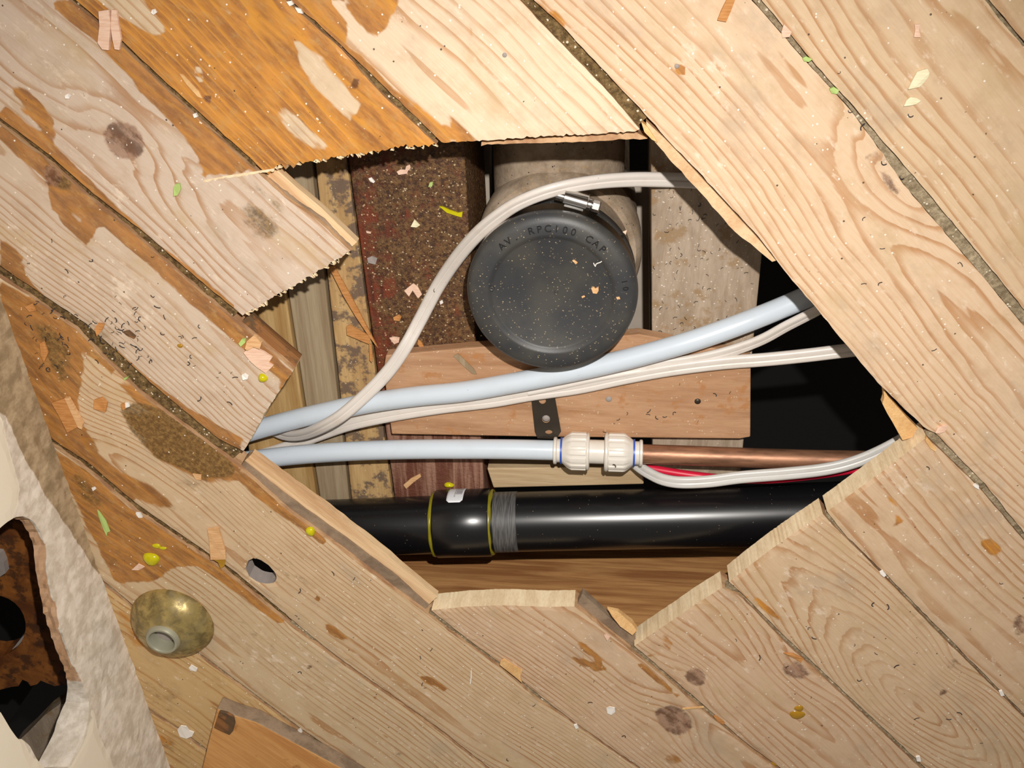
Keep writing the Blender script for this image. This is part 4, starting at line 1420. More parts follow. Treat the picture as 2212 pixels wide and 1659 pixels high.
# grey board lower down, seen beside the pipe
V, Fc = prism(bp([(1033, 300), (1058, 300), (1058, 560), (1033, 560)], -0.23), -0.23, -0.245)
tag(mesh('lower_board', V, Fc, M['greyfar']), 'pale grey board deep in the gap left of the soil pipe', 'board')
V, Fc = prism(bp([(1356, 380), (1420, 380), (1420, 740), (1356, 740)], -0.23), -0.23, -0.245)
tag(mesh('lower_board', V, Fc, M['greyfar']), 'pale grey board deep in the gap right of the soil pipe', 'board')

# perforated strap on the noggin
zs = -0.0805
st = empty('metal_strap', tuple(p1(1180, 905, zs)))
tag(st, 'dark perforated metal strap on the orange-brown board under the cables', 'strap')
outl = bp([(1146, 842), (1196, 838), (1212, 930), (1202, 946), (1162, 944), (1156, 930)], zs)[:, :2]
hls = [bp(ell(1180, 902, 9, 9), zs)[:, :2], bp(ell(1186, 930, 8, 5), zs)[:, :2], bp(ell(1172, 862, 8, 8), zs)[:, :2]]
P = np.concatenate([outl] + hls)
ed, o0 = [(i, (i + 1) % 6) for i in range(6)], 6
for h_ in hls:
    ed += [(o0 + i, o0 + (i + 1) % len(h_)) for i in range(len(h_))]; o0 += len(h_)
vs, es, fs, ov, oe, of = delaunay_2d_cdt([Vector(p) for p in P.tolist()], ed, [], 0, 1e-6)
V2 = np.array([[v.x, v.y] for v in vs])
Fc = []
for t in fs:
    c_ = V2[list(t)].mean(0)[None]
    if in_poly(c_, outl)[0] and not any(in_poly(c_, h_)[0] for h_ in hls):
        a, b, c = [V2[i] for i in t[:3]]
        Fc.append(list(t) if (b[0] - a[0]) * (c[1] - a[1]) - (c[0] - a[0]) * (b[1] - a[1]) > 0 else list(t)[::-1])
bow = 0.0008 * np.cos((V2[:, 0] - V2[:, 0].mean()) * 180)
o = mesh('strap_plate', np.c_[V2, zs + 0.0010 + bow], Fc, M['darksteel'], st)
m = o.modifiers.new('solid', 'SOLIDIFY'); m.thickness = 0.0009; m.offset = 1.0
V, Fc = lathe([(0.0, 0.0022), (0.0022, 0.0019), (0.0034, 0.0012), (0.0034, 0.0004)], p1(1180, 902, zs), n=14)
mesh('screw_head', V, Fc, M['plug'], st, smooth=True)

# ------------------------------------------------------------------ soil pipe, rubber cap, clamp
ZC = -0.035
ctr = p1(1191, 640, ZC)
RC = 0.5 * (p1(1378, 640, ZC)[0] - p1(1005, 640, ZC)[0])
cx, cy = ctr[0], ctr[1]
zh = ZC - 0.083
hub_c = p1(1203, 548, zh)
RH = 0.0665
sp_ = empty('soil_pipe', (cx, cy, -0.40))
tag(sp_, 'dusty grey-beige soil pipe standing under the black rubber cap', 'pipe')
V, Fc = lathe([(0.0525, 0.0375), (0.0555, 0.0395), (0.0575, 0.0375), (0.0575, 0.0), (0.0575, -0.30)], (cx, cy, zh), n=72)
sharp(mesh('barrel', V, Fc, M['iron'], sp_))
V, Fc = lathe([(0.0578, 0.004), (0.062, 0.0045), (RH - 0.002, 0.001), (RH, -0.003), (RH, -0.030), (RH - 0.003, -0.034), (0.0635, -0.040), (0.0635, -0.11)], (cx, cy, zh), n=72)
sharp(mesh('socket', V, Fc, M['iron'], sp_), 30)
# branch running off under the floor towards the top of the picture
bpth = np.array([[cx - 0.002, cy + 0.02, zh - 0.050], [cx - 0.003, cy + 0.07, zh - 0.055], [cx - 0.004, cy + 0.22, zh - 0.06]])
V, Fc = sweep(spline(bpth, 0.01), circ(0.0535, 40))
sharp(mesh('branch', V, Fc, M['iron'], sp_))

cap = empty('rubber_cap', (cx, cy, ZC - 0.045))
tag(cap, 'round black rubber end cap with raised lettering over the soil pipe', 'cap')
r = RC
prof = [(0.0, -0.0032), (r * 0.68, -0.0032), (r * 0.705, -0.0024), (r * 0.735, -0.0002), (r * 0.76, 0.0), (r * 0.88, -0.0002), (r * 0.945, -0.0016), (r * 0.985, -0.0042), (r, -0.0078),
        (r * 0.990, -0.0105), (r * 0.962, -0.0125), (r * 0.955, -0.0140), (r * 0.955, -0.0275), (r * 0.975, -0.0305), (r * 0.975, -0.041), (r * 0.945, -0.043)]
V, Fc = lathe(prof, (cx, cy, ZC), n=112)
# a worn dimple and a slight sag of the middle
rr = np.hypot(V[:, 0] - cx, V[:, 1] - cy)
V[:, 2] -= np.where(rr < r * 0.66, 0.0010 * (1 - (rr / (r * 0.66)) ** 2), 0)
sharp(mesh('cap_body', V, Fc, M['rubber'], cap), 50)
for (x, y, rad) in ((1062, 624, 0.0016), (1201, 633, 0.0012)):
    V, Fc = lathe([(0.0, -0.0004), (rad * 0.7, 0.0002), (rad, 0.0004), (rad * 1.2, -0.0006)], p1(x, y, ZC - (0.0003 if x < 1100 else 0.0030)), n=14)
    mesh('moulding_pip', V, Fc, M['rubber'], cap, smooth=True)


def text_mesh(ch, size):
    cu = bpy.data.curves.new('t', 'FONT')
    cu.body = ch
    cu.size = size
    cu.align_x = 'CENTER'
    cu.extrude = 0.00035
    ob = bpy.data.objects.new('t', cu)
    COL.objects.link(ob)
    dg = bpy.context.evaluated_depsgraph_get()
    me = bpy.data.meshes.new_from_object(ob.evaluated_get(dg))
    V = np.array([list(v.co) for v in me.vertices]) if len(me.vertices) else np.zeros((0, 3))
    Fc = [list(p.vertices) for p in me.polygons]
    bpy.data.objects.remove(ob)
    bpy.data.curves.remove(cu)
    bpy.data.meshes.remove(me)
    return V, Fc


def arc_text(s, a0, a1, rad, size, parent, mat, z):
    parts = []
    for i, ch in enumerate(s):
        if ch == ' ':
            continue
        V, Fc = text_mesh(ch, size)
        if not len(V):
            continue
        a = math.radians(a0 + (a1 - a0) * i / (len(s) - 1))
        ca, sa = math.cos(a - math.pi / 2), math.sin(a - math.pi / 2)
        V[:, 1] -= size * 0.35
        X = V[:, 0] * ca - V[:, 1] * sa + cx + rad * math.cos(a)
        Y = V[:, 0] * sa + V[:, 1] * ca + cy + rad * math.sin(a)
        parts.append((np.c_[X, Y, V[:, 2] + z], Fc))
    V, Fc = join(parts)
    return mesh('lettering', V, Fc, mat, parent)


M['letters'] = plain('rubber_lettering', lin(24, 24, 25), 0.5)
arc_text('AV. RPC100 CAP', 133, 46, r * 0.83, 0.0074, cap, M['letters'], ZC + 0.00025)
arc_text('10', 14, 8, r * 0.86, 0.006, cap, M['letters'], ZC + 0.0001)

cl = empty('hose_clamp', (cx, cy, ZC - 0.033))
tag(cl, 'bright steel hose clamp with screw housing around the black rubber cap', 'clamp')
zb = ZC - 0.0205
V, Fc = lathe([(r * 0.958, 0.0058), (r * 0.975, 0.0058), (r * 0.975, -0.0058), (r * 0.958, -0.0058)], (cx, cy, zb), n=112, capped=False)
n_ = 112
Fc += [[i * 4 + 3, ((i + 1) % n_) * 4 + 3, ((i + 1) % n_) * 4, i * 4] for i in range(n_)]
sharp(mesh('band', V, Fc, M['steel'], cl))
hp_ = p1(1252, 436, zb + 0.004)
ang_c = math.atan2(hp_[1] - cy, hp_[0] - cx)
rad_h = r * 0.975 + 0.0072
hc = np.array([cx + rad_h * math.cos(ang_c), cy + rad_h * math.sin(ang_c), zb + 0.0025])
tan = np.array([math.sin(ang_c), -math.cos(ang_c), 0.0])
tan = tan / np.linalg.norm(tan)
if tan[0] < 0: tan = -tan
rd = np.array([math.cos(ang_c), math.sin(ang_c), 0.0])
k_ = (p1(1310, 436, zb)[0] - p1(1200, 436, zb)[0]) / 110.0   # metres per pixel here
def along(px): return hc + tan * (px * k_)
# half-round worm housing
aa = np.linspace(-0.15 * math.pi, 1.15 * math.pi, 16)
pr = np.stack([0.0066 * np.cos(aa), 0.0062 * np.sin(aa)], 1)
V, Fc = sweep(np.array([along(-36), along(-33), along(14), along(17)]), pr * 1.0, up=tuple(rd))
sharp(bevel(mesh('housing', V, Fc, M['steel'], cl), 0.0005, 2), 40)
V, Fc = sweep(np.array([along(-52), along(-50), along(-40), along(-36)]), circ(0.0036, 16), up=tuple(rd))
screw_ = sharp(mesh('screw', V, Fc, M['steel'], cl))
V, Fc = lathe([(0.0, -0.001), (0.0044, -0.001), (0.0046, 0.0), (0.0046, 0.0016), (0.0036, 0.0022), (0.0036, 0.004)], along(20), axis=tan, n=20)
sharp(mesh('collar', V, Fc, M['steel'], cl))
V, Fc = lathe([(0.0040, 0.0), (0.0042, 0.0004), (0.0042, 0.0050), (0.0036, 0.0058), (0.0, 0.0058)], along(28), axis=tan, n=6)
sharp(mesh('hex_head', V, Fc, M['steel'], screw_), 20)
V, Fc = prism(np.array([(hc - rd * 0.0050 + tan * (-30 * k_))[:2], (hc - rd * 0.0050 + tan * (12 * k_))[:2], (hc - rd * 0.0022 + tan * (12 * k_))[:2], (hc - rd * 0.0022 + tan * (-30 * k_))[:2]]), zb + 0.0068, zb - 0.0066)
mesh('saddle', V, Fc, M['steel'], cl)

# ------------------------------------------------------------------ pipes
def tube(name, px, z, rad, mat, parent=None, n=28, step=0.006):
    z = np.broadcast_to(np.asarray(z, float), (len(px),))
    X = bp(px, z)
    V, Fc = sweep(spline(X, step), circ(rad, n))
    return sharp(mesh(name, V, Fc, mat, parent))


ZP = -0.072
RP = 0.0084
UP = [(420, 976), (480, 952), (545, 931), (620, 910), (700, 891), (800, 870), (900, 856), (1000, 846), (1100, 829), (1200, 810), (1300, 789), (1400, 764), (1500, 735), (1600, 700), (1700, 660), (1800, 616), (1900, 570)]
tag(tube('water_pipe', UP, [ZP] * 13 + [-0.0755, -0.0840, -0.0905, -0.0960], RP, M['pipewhite']),
    'upper bluish white plastic pipe passing under the black rubber cap', 'pipe')
tag(tube('water_pipe', [(430, 1016), (500, 1000), (560, 992), (640, 983), (720, 977), (800, 973), (900, 970.5), (1000, 970), (1100, 970.5), (1218, 973)], ZP, RP, M['pipewhite']),
    'lower bluish white plastic pipe running into the white coupling', 'pipe')
tag(tube('copper_pipe', [(1370, 980), (1500, 984.5), (1650, 990), (1800, 994), (1950, 997), (2080, 1000)], ZP, RP * 0.98, M['copper']),
    'brown copper pipe leaving the right end of the white coupling', 'pipe')

A0, A1 = p1(1196, 973, ZP), p1(1390, 979, ZP)
ax = (A1 - A0) / np.linalg.norm(A1 - A0)
L = np.linalg.norm(A1 - A0)
fx = lambda px: (px - 1196) / (1390 - 1196) * L
cp = empty('pipe_coupling', tuple(A0))
tag(cp, 'white plastic push-fit coupling joining the lower white pipe to copper', 'coupling')
def ring(name, prof, mat, fl=0, dep=0.0, n=60):
    V, Fc = lathe([(p[1], fx(p[0])) + tuple(p[2:]) for p in prof], A0, axis=ax, n=n, flutes=fl, depth=dep)
    return sharp(mesh(name, V, Fc, mat, cp), 32)
k1 = RP / 20.6
ring('collar', [(1196, RP * 1.02), (1196, 26.5 * k1), (1197.5, 28 * k1), (1202, 28 * k1), (1203.5, 26 * k1), (1204, 24 * k1), (1212, 24 * k1), (1212, RP * 1.02)], M['fitting'])
ring('marker_ring', [(1211, RP * 1.05), (1211, 27.5 * k1), (1215, 27.5 * k1), (1215, RP * 1.05)], M['blue'])
ring('nut', [(1214, RP * 1.05), (1214, 26 * k1), (1217, 27 * k1), (1225, 34 * k1), (1232, 38 * k1, 1), (1236, 39.5 * k1, 1), (1266, 39.5 * k1, 1), (1268, 37 * k1), (1270, 39 * k1), (1272, 39 * k1), (1274, 36 * k1), (1274, 22 * k1)], M['fitting'], 14, 0.0008, 112)
ring('body', [(1273, RP * 1.02), (1273, 24.5 * k1), (1308, 24.5 * k1), (1308, RP * 1.02)], M['fitting'])
ring('nut', [(1306, 22 * k1), (1306, 37 * k1), (1309, 40 * k1), (1312, 40 * k1), (1314, 37.5 * k1), (1316, 40 * k1, 1), (1346, 40 * k1, 1), (1351, 39 * k1, 1), (1358, 34 * k1), (1366, 27.5 * k1), (1368, 26.5 * k1), (1368, RP * 1.05)], M['fitting'], 14, 0.0008, 112)
ring('marker_ring', [(1367.5, RP * 1.05), (1367.5, 28 * k1), (1371.5, 28 * k1), (1371.5, RP * 1.05)], M['blue'])
ring('collar', [(1371, RP * 1.02), (1371, 24 * k1), (1380, 24 * k1), (1381, 26 * k1), (1382.5, 27.5 * k1), (1386.5, 27.5 * k1), (1388, 26 * k1), (1388, RP * 1.02)], M['fitting'])

# black waste pipe: one run with a solvent-welded sleeve
def zw(x):
    return -0.0660 - 0.018 * (x - 560.0) / 1400.0      # laid to a slight fall


RW = 0.0262
wp0, wp1_, wp2_, wp3 = [p1(x, y, zw(x)) for x, y in ((560, 1146), (1000, 1130.5), (1400, 1121.5), (1900, 1104))]
wl = empty('waste_pipe', tuple((wp0 + wp3) / 2))
tag(wl, 'thick glossy black waste pipe across the bottom of the hole', 'pipe')
V, Fc = sweep(spline(np.array([p1(x, y, zw(x)) for x, y in ((520, 1147), (720, 1141), (900, 1134.5), (1062, 1129))]), 0.006), circ(RW * 0.975, 64))
sharp(mesh('pipe_length', V, Fc, M['abs'], wl))
V, Fc = sweep(spline(np.array([p1(x, y, zw(x)) for x, y in ((1020, 1129.5), (1200, 1124.5), (1400, 1120), (1600, 1114.5), (1800, 1107), (1960, 1100))]), 0.006), circ(RW, 64))
sharp(mesh('pipe_length', V, Fc, M['abs'], wl))
wa, wb = p1(944, 1131.5, zw(944)), p1(1062, 1128, zw(1062))
wax = (wb - wa) / np.linalg.norm(wb - wa)
wL = np.linalg.norm(wb - wa)
RS = 0.0298
V, Fc = lathe([(RW * 0.96, -0.0002), (RS - 0.0006, 0.0), (RS, 0.0008), (RS, wL - 0.0008), (RS - 0.0006, wL), (RW * 0.96, wL + 0.0002)], wa, axis=wax, n=80)
sharp(mesh('sleeve', V, Fc, M['abs'], wl), 40)
def bead(sx, amp):
    a = np.linspace(0, 2 * math.pi, 90, endpoint=False)
    V, Fc = [], []
    s_ = np.array([wax[1], -wax[0], 0]); u_ = np.array([0, 0, 1.0])
    base = wa + wax * sx
    for i, q in enumerate(a):
        w_ = 0.0011 + amp * (0.5 + 0.5 * math.sin(3 * q + 1) * math.cos(5 * q))
        d = s_ * math.cos(q) + u_ * math.sin(q)
        for c in np.linspace(0, 2 * math.pi, 8, endpoint=False):
            V.append(base + d * (RW + 0.0012 + 0.0016 * math.cos(c)) + wax * (w_ * math.sin(c)))
    n = 8
    for i in range(90):
        for j in range(n):
            Fc.append([i * n + j, i * n + (j + 1) % n, ((i + 1) % 90) * n + (j + 1) % n, ((i + 1) % 90) * n + j])
    o = mesh('glue_bead', V, Fc, M['glue'], wl, smooth=True)
bead(-0.0012, 0.0010)
bead(wL + 0.0010, 0.0016)
# matt, sanded band on the right-hand length
wc = p1(1070, 1128, zw(1070))
wd = p1(1120, 1126.6, zw(1120))
dax = (wd - wc) / np.linalg.norm(wd - wc)
V, Fc = lathe([(RW * 0.99, 0.0), (RW + 0.00025, 0.0001), (RW + 0.00025, np.linalg.norm(wd - wc)), (RW * 0.99, np.linalg.norm(wd - wc) + 0.0001)], wc, axis=dax, n=64, capped=False)
sharp(mesh('sanded_band', V, Fc, M['sanded'], wl))
# sticker wrapped on the sleeve
s_ = np.array([-wax[1], wax[0], 0.0]); u_ = np.array([0, 0, 1.0])
ns, na = 8, 14
Vv, uvs, Fc = [], [], []
cen_s, half = (992 - 944) / 118.0 * wL, 17.5 / 118.0 * wL
a_lo, a_hi = math.radians(-44), math.radians(17)
for i in range(na + 1):
    v_ = i / na
    ang = a_lo + (a_hi - a_lo) * v_
    for j in range(ns + 1):
        u__ = j / ns
        # rounded lower corners
        sx = (u__ * 2 - 1)
        e = max(0.0, (v_ - 0.88) / 0.12)
        lim = 1.0 - 0.34 * (1 - math.sqrt(max(0, 1 - e * e)))
        d = s_ * math.cos(ang) + u_ * math.sin(ang)
        Vv.append(wa + wax * (cen_s + half * sx * lim) + d * (RS + 0.00035))
        uvs.append((u__, 1 - v_))
for i in range(na):
    for j in range(ns):
        Fc.append([i * (ns + 1) + j, i * (ns + 1) + j + 1, (i + 1) * (ns + 1) + j + 1, (i + 1) * (ns + 1) + j])
o = mesh('sticker', Vv, Fc, M['sticker'], wl, smooth=True)
ul = o.data.uv_layers.new(name='UVMap')
for lp in o.data.loops:
    ul.data[lp.index].uv = uvs[lp.vertex_index]
m = o.modifiers.new('solid', 'SOLIDIFY'); m.thickness = 0.0002; m.offset = 0.0

# ------------------------------------------------------------------ cables
def flat_profile(w, h, n=10):
    """flat twin cable: two rounded cores and the small one between them"""
    pts = []
    rr_ = h * 0.5
    for xc, a0, a1, r_ in ((w / 2 - rr_, -88, 88, rr_), (w * 0.12, 86, 94, rr_ * 0.86), (w * 0.03, 86, 94, rr_ * 0.52), (-w * 0.06, 86, 94, rr_ * 0.86), (-(w / 2 - rr_), 92, 268, rr_), (-w * 0.09, 264, 276, rr_ * 0.88), (w * 0.09, 264, 276, rr_ * 0.88)):
        for q in np.linspace(a0, a1, n if a1 - a0 > 100 else 5):
            pts.append((xc + r_ * math.cos(math.radians(q)), r_ * math.sin(math.radians(q))))
    return pts


def cable(name, px, z, w, h, mat, label, tw=None, step=0.004):
    z = np.asarray(z, float)
    X = bp(px, z)
    path = spline(X, step)
    t = None
    if tw is not None:
        t = np.radians(np.interp(np.linspace(0, 1, len(path)), np.linspace(0, 1, len(tw)), tw))
    V, Fc = sweep(path, flat_profile(w, h), twist=t)
    o = sharp(mesh(name, V, Fc, mat), 60)
    tag(o, label, 'cable')
    return o


CW, CH = 0.0112, 0.0056
cable('flat_cable', [(1640, 402), (1560, 396), (1500, 391), (1440, 388.5), (1360, 388), (1280, 394), (1200, 409), (1130, 434), (1080, 464), (1030, 507), (985, 560), (945, 620), (908, 690), (874, 752), (838, 803), (790, 853), (740, 896), (700, 920), (662, 936), (625, 941), (596, 932), (572, 915), (540, 890)],
      [-0.088, -0.0885, -0.0885, -0.083, -0.072, -0.060, -0.0505, -0.0500, -0.0535, -0.063, -0.076, -0.0865, -0.0862, -0.0768, -0.0720, -0.0645, -0.0585, -0.0600, -0.068, -0.078, -0.0860, -0.0885, -0.0885], CW, CH, M['cable'],
      'white flat cable looping over the dark joist and around the black rubber cap', tw=[0, 0, 0, 0, 8, 16, 22, 22, 18, 10, 0, 0, -5, -10, -12, -10, -5, 0, 10, 15, 10, 0, 0])
cable('flat_cable', [(560, 985), (610, 970), (650, 954), (700, 935), (760, 915), (850, 896), (950, 880), (1060, 867), (1150, 851.5), (1250, 837), (1350, 816), (1450, 798), (1560, 784), (1650, 777), (1740, 768), (1840, 756), (1960, 744), (2040, 736)],
      [-0.0890, -0.0890, -0.0885, -0.0850, -0.0788, -0.0764, -0.0764] + [-0.0764] * 6 + [-0.076, -0.074, -0.072, -0.070, -0.07], CW * 1.02, CH, M['cable'],
      'dirty white flat cable crossing just below the upper white pipe', tw=[20, 15, 5, 0, 0, 0])
cable('flat_cable', [(1140, 842), (1200, 830), (1300, 809), (1400, 792), (1480, 782), (1560, 764), (1640, 736), (1700, 704), (1770, 668), (1850, 622), (1940, 575)],
      [-0.0772] * 4 + [-0.0772, -0.0772, -0.0770, -0.0740, -0.070, -0.067, -0.065], CW * 0.94, CH * 0.86, M['cable'],
      'white flat cable rising to the right between the upper pipe and another cable', tw=[50, 40, 10, -20, -30, -30])
cable('flat_cable', [(1368, 998), (1384, 1011), (1405, 1024), (1432, 1036), (1470, 1042), (1530, 1040), (1600, 1031), (1700, 1023), (1780, 1014), (1840, 1000), (1900, 976), (1970, 938), (2030, 900)],
      [-0.080, -0.074, -0.067, -0.060, -0.056, -0.055, -0.055, -0.055, -0.055, -0.055, -0.055, -0.055, -0.055], CW * 0.92, CH * 0.95, M['cablegrey'],
      'grey twin cable curving over the red wire beside the black waste pipe', tw=[0, 10, 20, 20, 15, 10, 20])
X = bp([(1372, 1000), (1400, 1010), (1440, 1018), (1500, 1027), (1570, 1034), (1650, 1036), (1720, 1031), (1800, 1021), (1870, 1008), (1950, 985)], [-0.082, -0.078, -0.0745, -0.071, -0.0685, -0.0675, -0.0675, -0.0675, -0.0675, -0.0675])
V, Fc = sweep(spline(X, 0.004), circ(0.0034, 16))
tag(sharp(mesh('red_cable', V, Fc, M['red'])), 'red cable half hidden under the grey twin cable', 'cable')

# ------------------------------------------------------------------ pipe flange and offcut on the floor
fc = p1(373, 1343, 0.0)
RF = 0.5 * np.linalg.norm(p1(462, 1370, 0.004) - p1(283, 1322, 0.004))
fe = empty('pipe_flange', tuple(fc))
tag(fe, 'tarnished brass domed pipe flange with round collar beside the plaster wall', 'flange')
V, Fc = lathe([(RF, 0.0), (RF * 1.005, 0.0012), (RF * 0.985, 0.0030), (RF * 0.93, 0.0070), (RF * 0.82, 0.0118), (RF * 0.68, 0.0158), (RF * 0.54, 0.0184), (RF * 0.44, 0.0200), (RF * 0.40, 0.0214)], fc, n=72, capped=False)
sharp(mesh('dome', V, Fc, M['brass'], fe), 60)
V, Fc = lathe([(RF * 0.41, 0.0205), (RF * 0.385, 0.0236), (RF * 0.36, 0.0250), (RF * 0.315, 0.0250), (RF * 0.29, 0.0236), (RF * 0.285, 0.006)], fc, n=48, capped=False)
sharp(mesh('collar', V, Fc, M['ringgrey'], fe), 50)
V, Fc = lathe([(0.0, 0.0125), (RF * 0.28, 0.0125), (RF * 0.28, 0.006)], fc, n=32)
mesh('floor_disc', V, Fc, M['plug'], fe)  # grey disc standing in for the floor seen through the collar

zo = 0.0150
oc = empty('wood_offcut', tuple(p1(560, 1700, 0.0)))
tag(oc, 'orange-toned wood offcut lying on the boards at the bottom edge of the picture', 'offcut')
V, Fc = prism(bp([(469, 1531), (508, 1546), (553, 1560), (608, 1590), (665, 1620), (735, 1658), (960, 1790), (380, 1860), (437, 1659), (452, 1596)], zo), zo, 0.0)
ob_ = mesh('board', V, Fc, [M['orangewood'], M['greyedge']], oc)
for p_ in ob_.data.polygons:
    if abs(p_.normal.z) < 0.5:
        p_.material_index = 1
bevel(ob_, 0.0012, 2)
V, Fc = prism(bp([(474, 1536), (490, 1540), (505, 1548), (508, 1562), (503, 1580), (496, 1588), (478, 1580), (462, 1572)], zo + 0.0012), zo + 0.0016, zo - 0.0010)
bevel(mesh('stub', V, Fc, M['tongue_dark'], oc), 0.0008, 2)

# ------------------------------------------------------------------ loose bits
def chip(name, px, z, th, mat, label, cat, group=None, curl=0.0, lift=0.0):
    X = bp(px, z)
    c_ = X[:, :2].mean(0)
    d = X[:, :2] - c_
    u_, s_, vt = np.linalg.svd(d, full_matrices=False)
    a = d @ vt[0]
    a = a / (np.abs(a).max() + 1e-9)
    zz = z + 0.0002 + curl * a * a + lift * (a + 1) * 0.5
    V, Fc = prism(X, zz + th, zz)
    # prism may flip the order of the outline: rebuild the heights to match
    P_ = V[:len(X), :2]
    aa_ = ((P_ - c_) @ vt[0]); aa_ = aa_ / (np.abs(aa_).max() + 1e-9)
    zz = z + 0.0002 + curl * aa_ * aa_ + lift * (aa_ + 1) * 0.5
    V[:len(X), 2] = zz + th
    V[len(X):, 2] = zz
    o = mesh(name, V, Fc, mat)
    tag(o, label, cat, group)
    return o


WCH = 'wood chips on the floor boards'
e = empty('wood_chip', tuple(p1(236, 66, 0)))
tag(e, 'pale wood chip split into two sticks near the top left corner', 'chip', WCH)
V, Fc = prism(bp([(214, 24), (236, 21), (240, 50), (236, 108), (222, 106), (212, 92), (216, 56)], 0.002), 0.0030, 0.0004)
mesh('stick', V, Fc, M['chippink'], e)
V, Fc = prism(bp([(241, 21), (252, 22), (256, 50), (262, 84), (258, 108), (248, 106), (243, 84), (240, 60)], 0.002), 0.0024, 0.0004)
mesh('stick', V, Fc, M['chippink'], e)
e = empty('wood_chip', tuple(p1(146, 896, 0)))
tag(e, 'large orange wood chip lying on the dirty boards beside the plaster wall', 'chip', WCH)
V, Fc = prism(bp([(112, 870), (140, 860), (168, 922), (146, 934), (130, 902)], 0.002), 0.0026, 0.0004)
mesh('slab', V, Fc, M['chip2'], e)
V, Fc = prism(bp([(141, 859), (149, 858), (166, 888), (180, 915), (178, 926), (170, 922)], 0.002), 0.0034, 0.0004)
mesh('slab', V, Fc, M['chip'], e)
e = empty('wood_chip', tuple(p1(558, 770, 0)))
tag(e, 'torn pinkish wood chip on the sawn board end left of the hole', 'chip', WCH)
V, Fc = prism(bp([(526, 762), (543, 748), (570, 760), (588, 772), (580, 784), (590, 790), (574, 806), (556, 794), (540, 780)], 0.002), 0.0022, 0.0003)
mesh('slab', V, Fc, M['chippink'], e)
V, Fc = prism(bp([(530, 752), (534, 736), (548, 724), (556, 728), (566, 740), (562, 752), (548, 748), (536, 756)], 0.003), 0.0044, 0.0010)
mesh('slab', V, Fc, M['chip'], e)
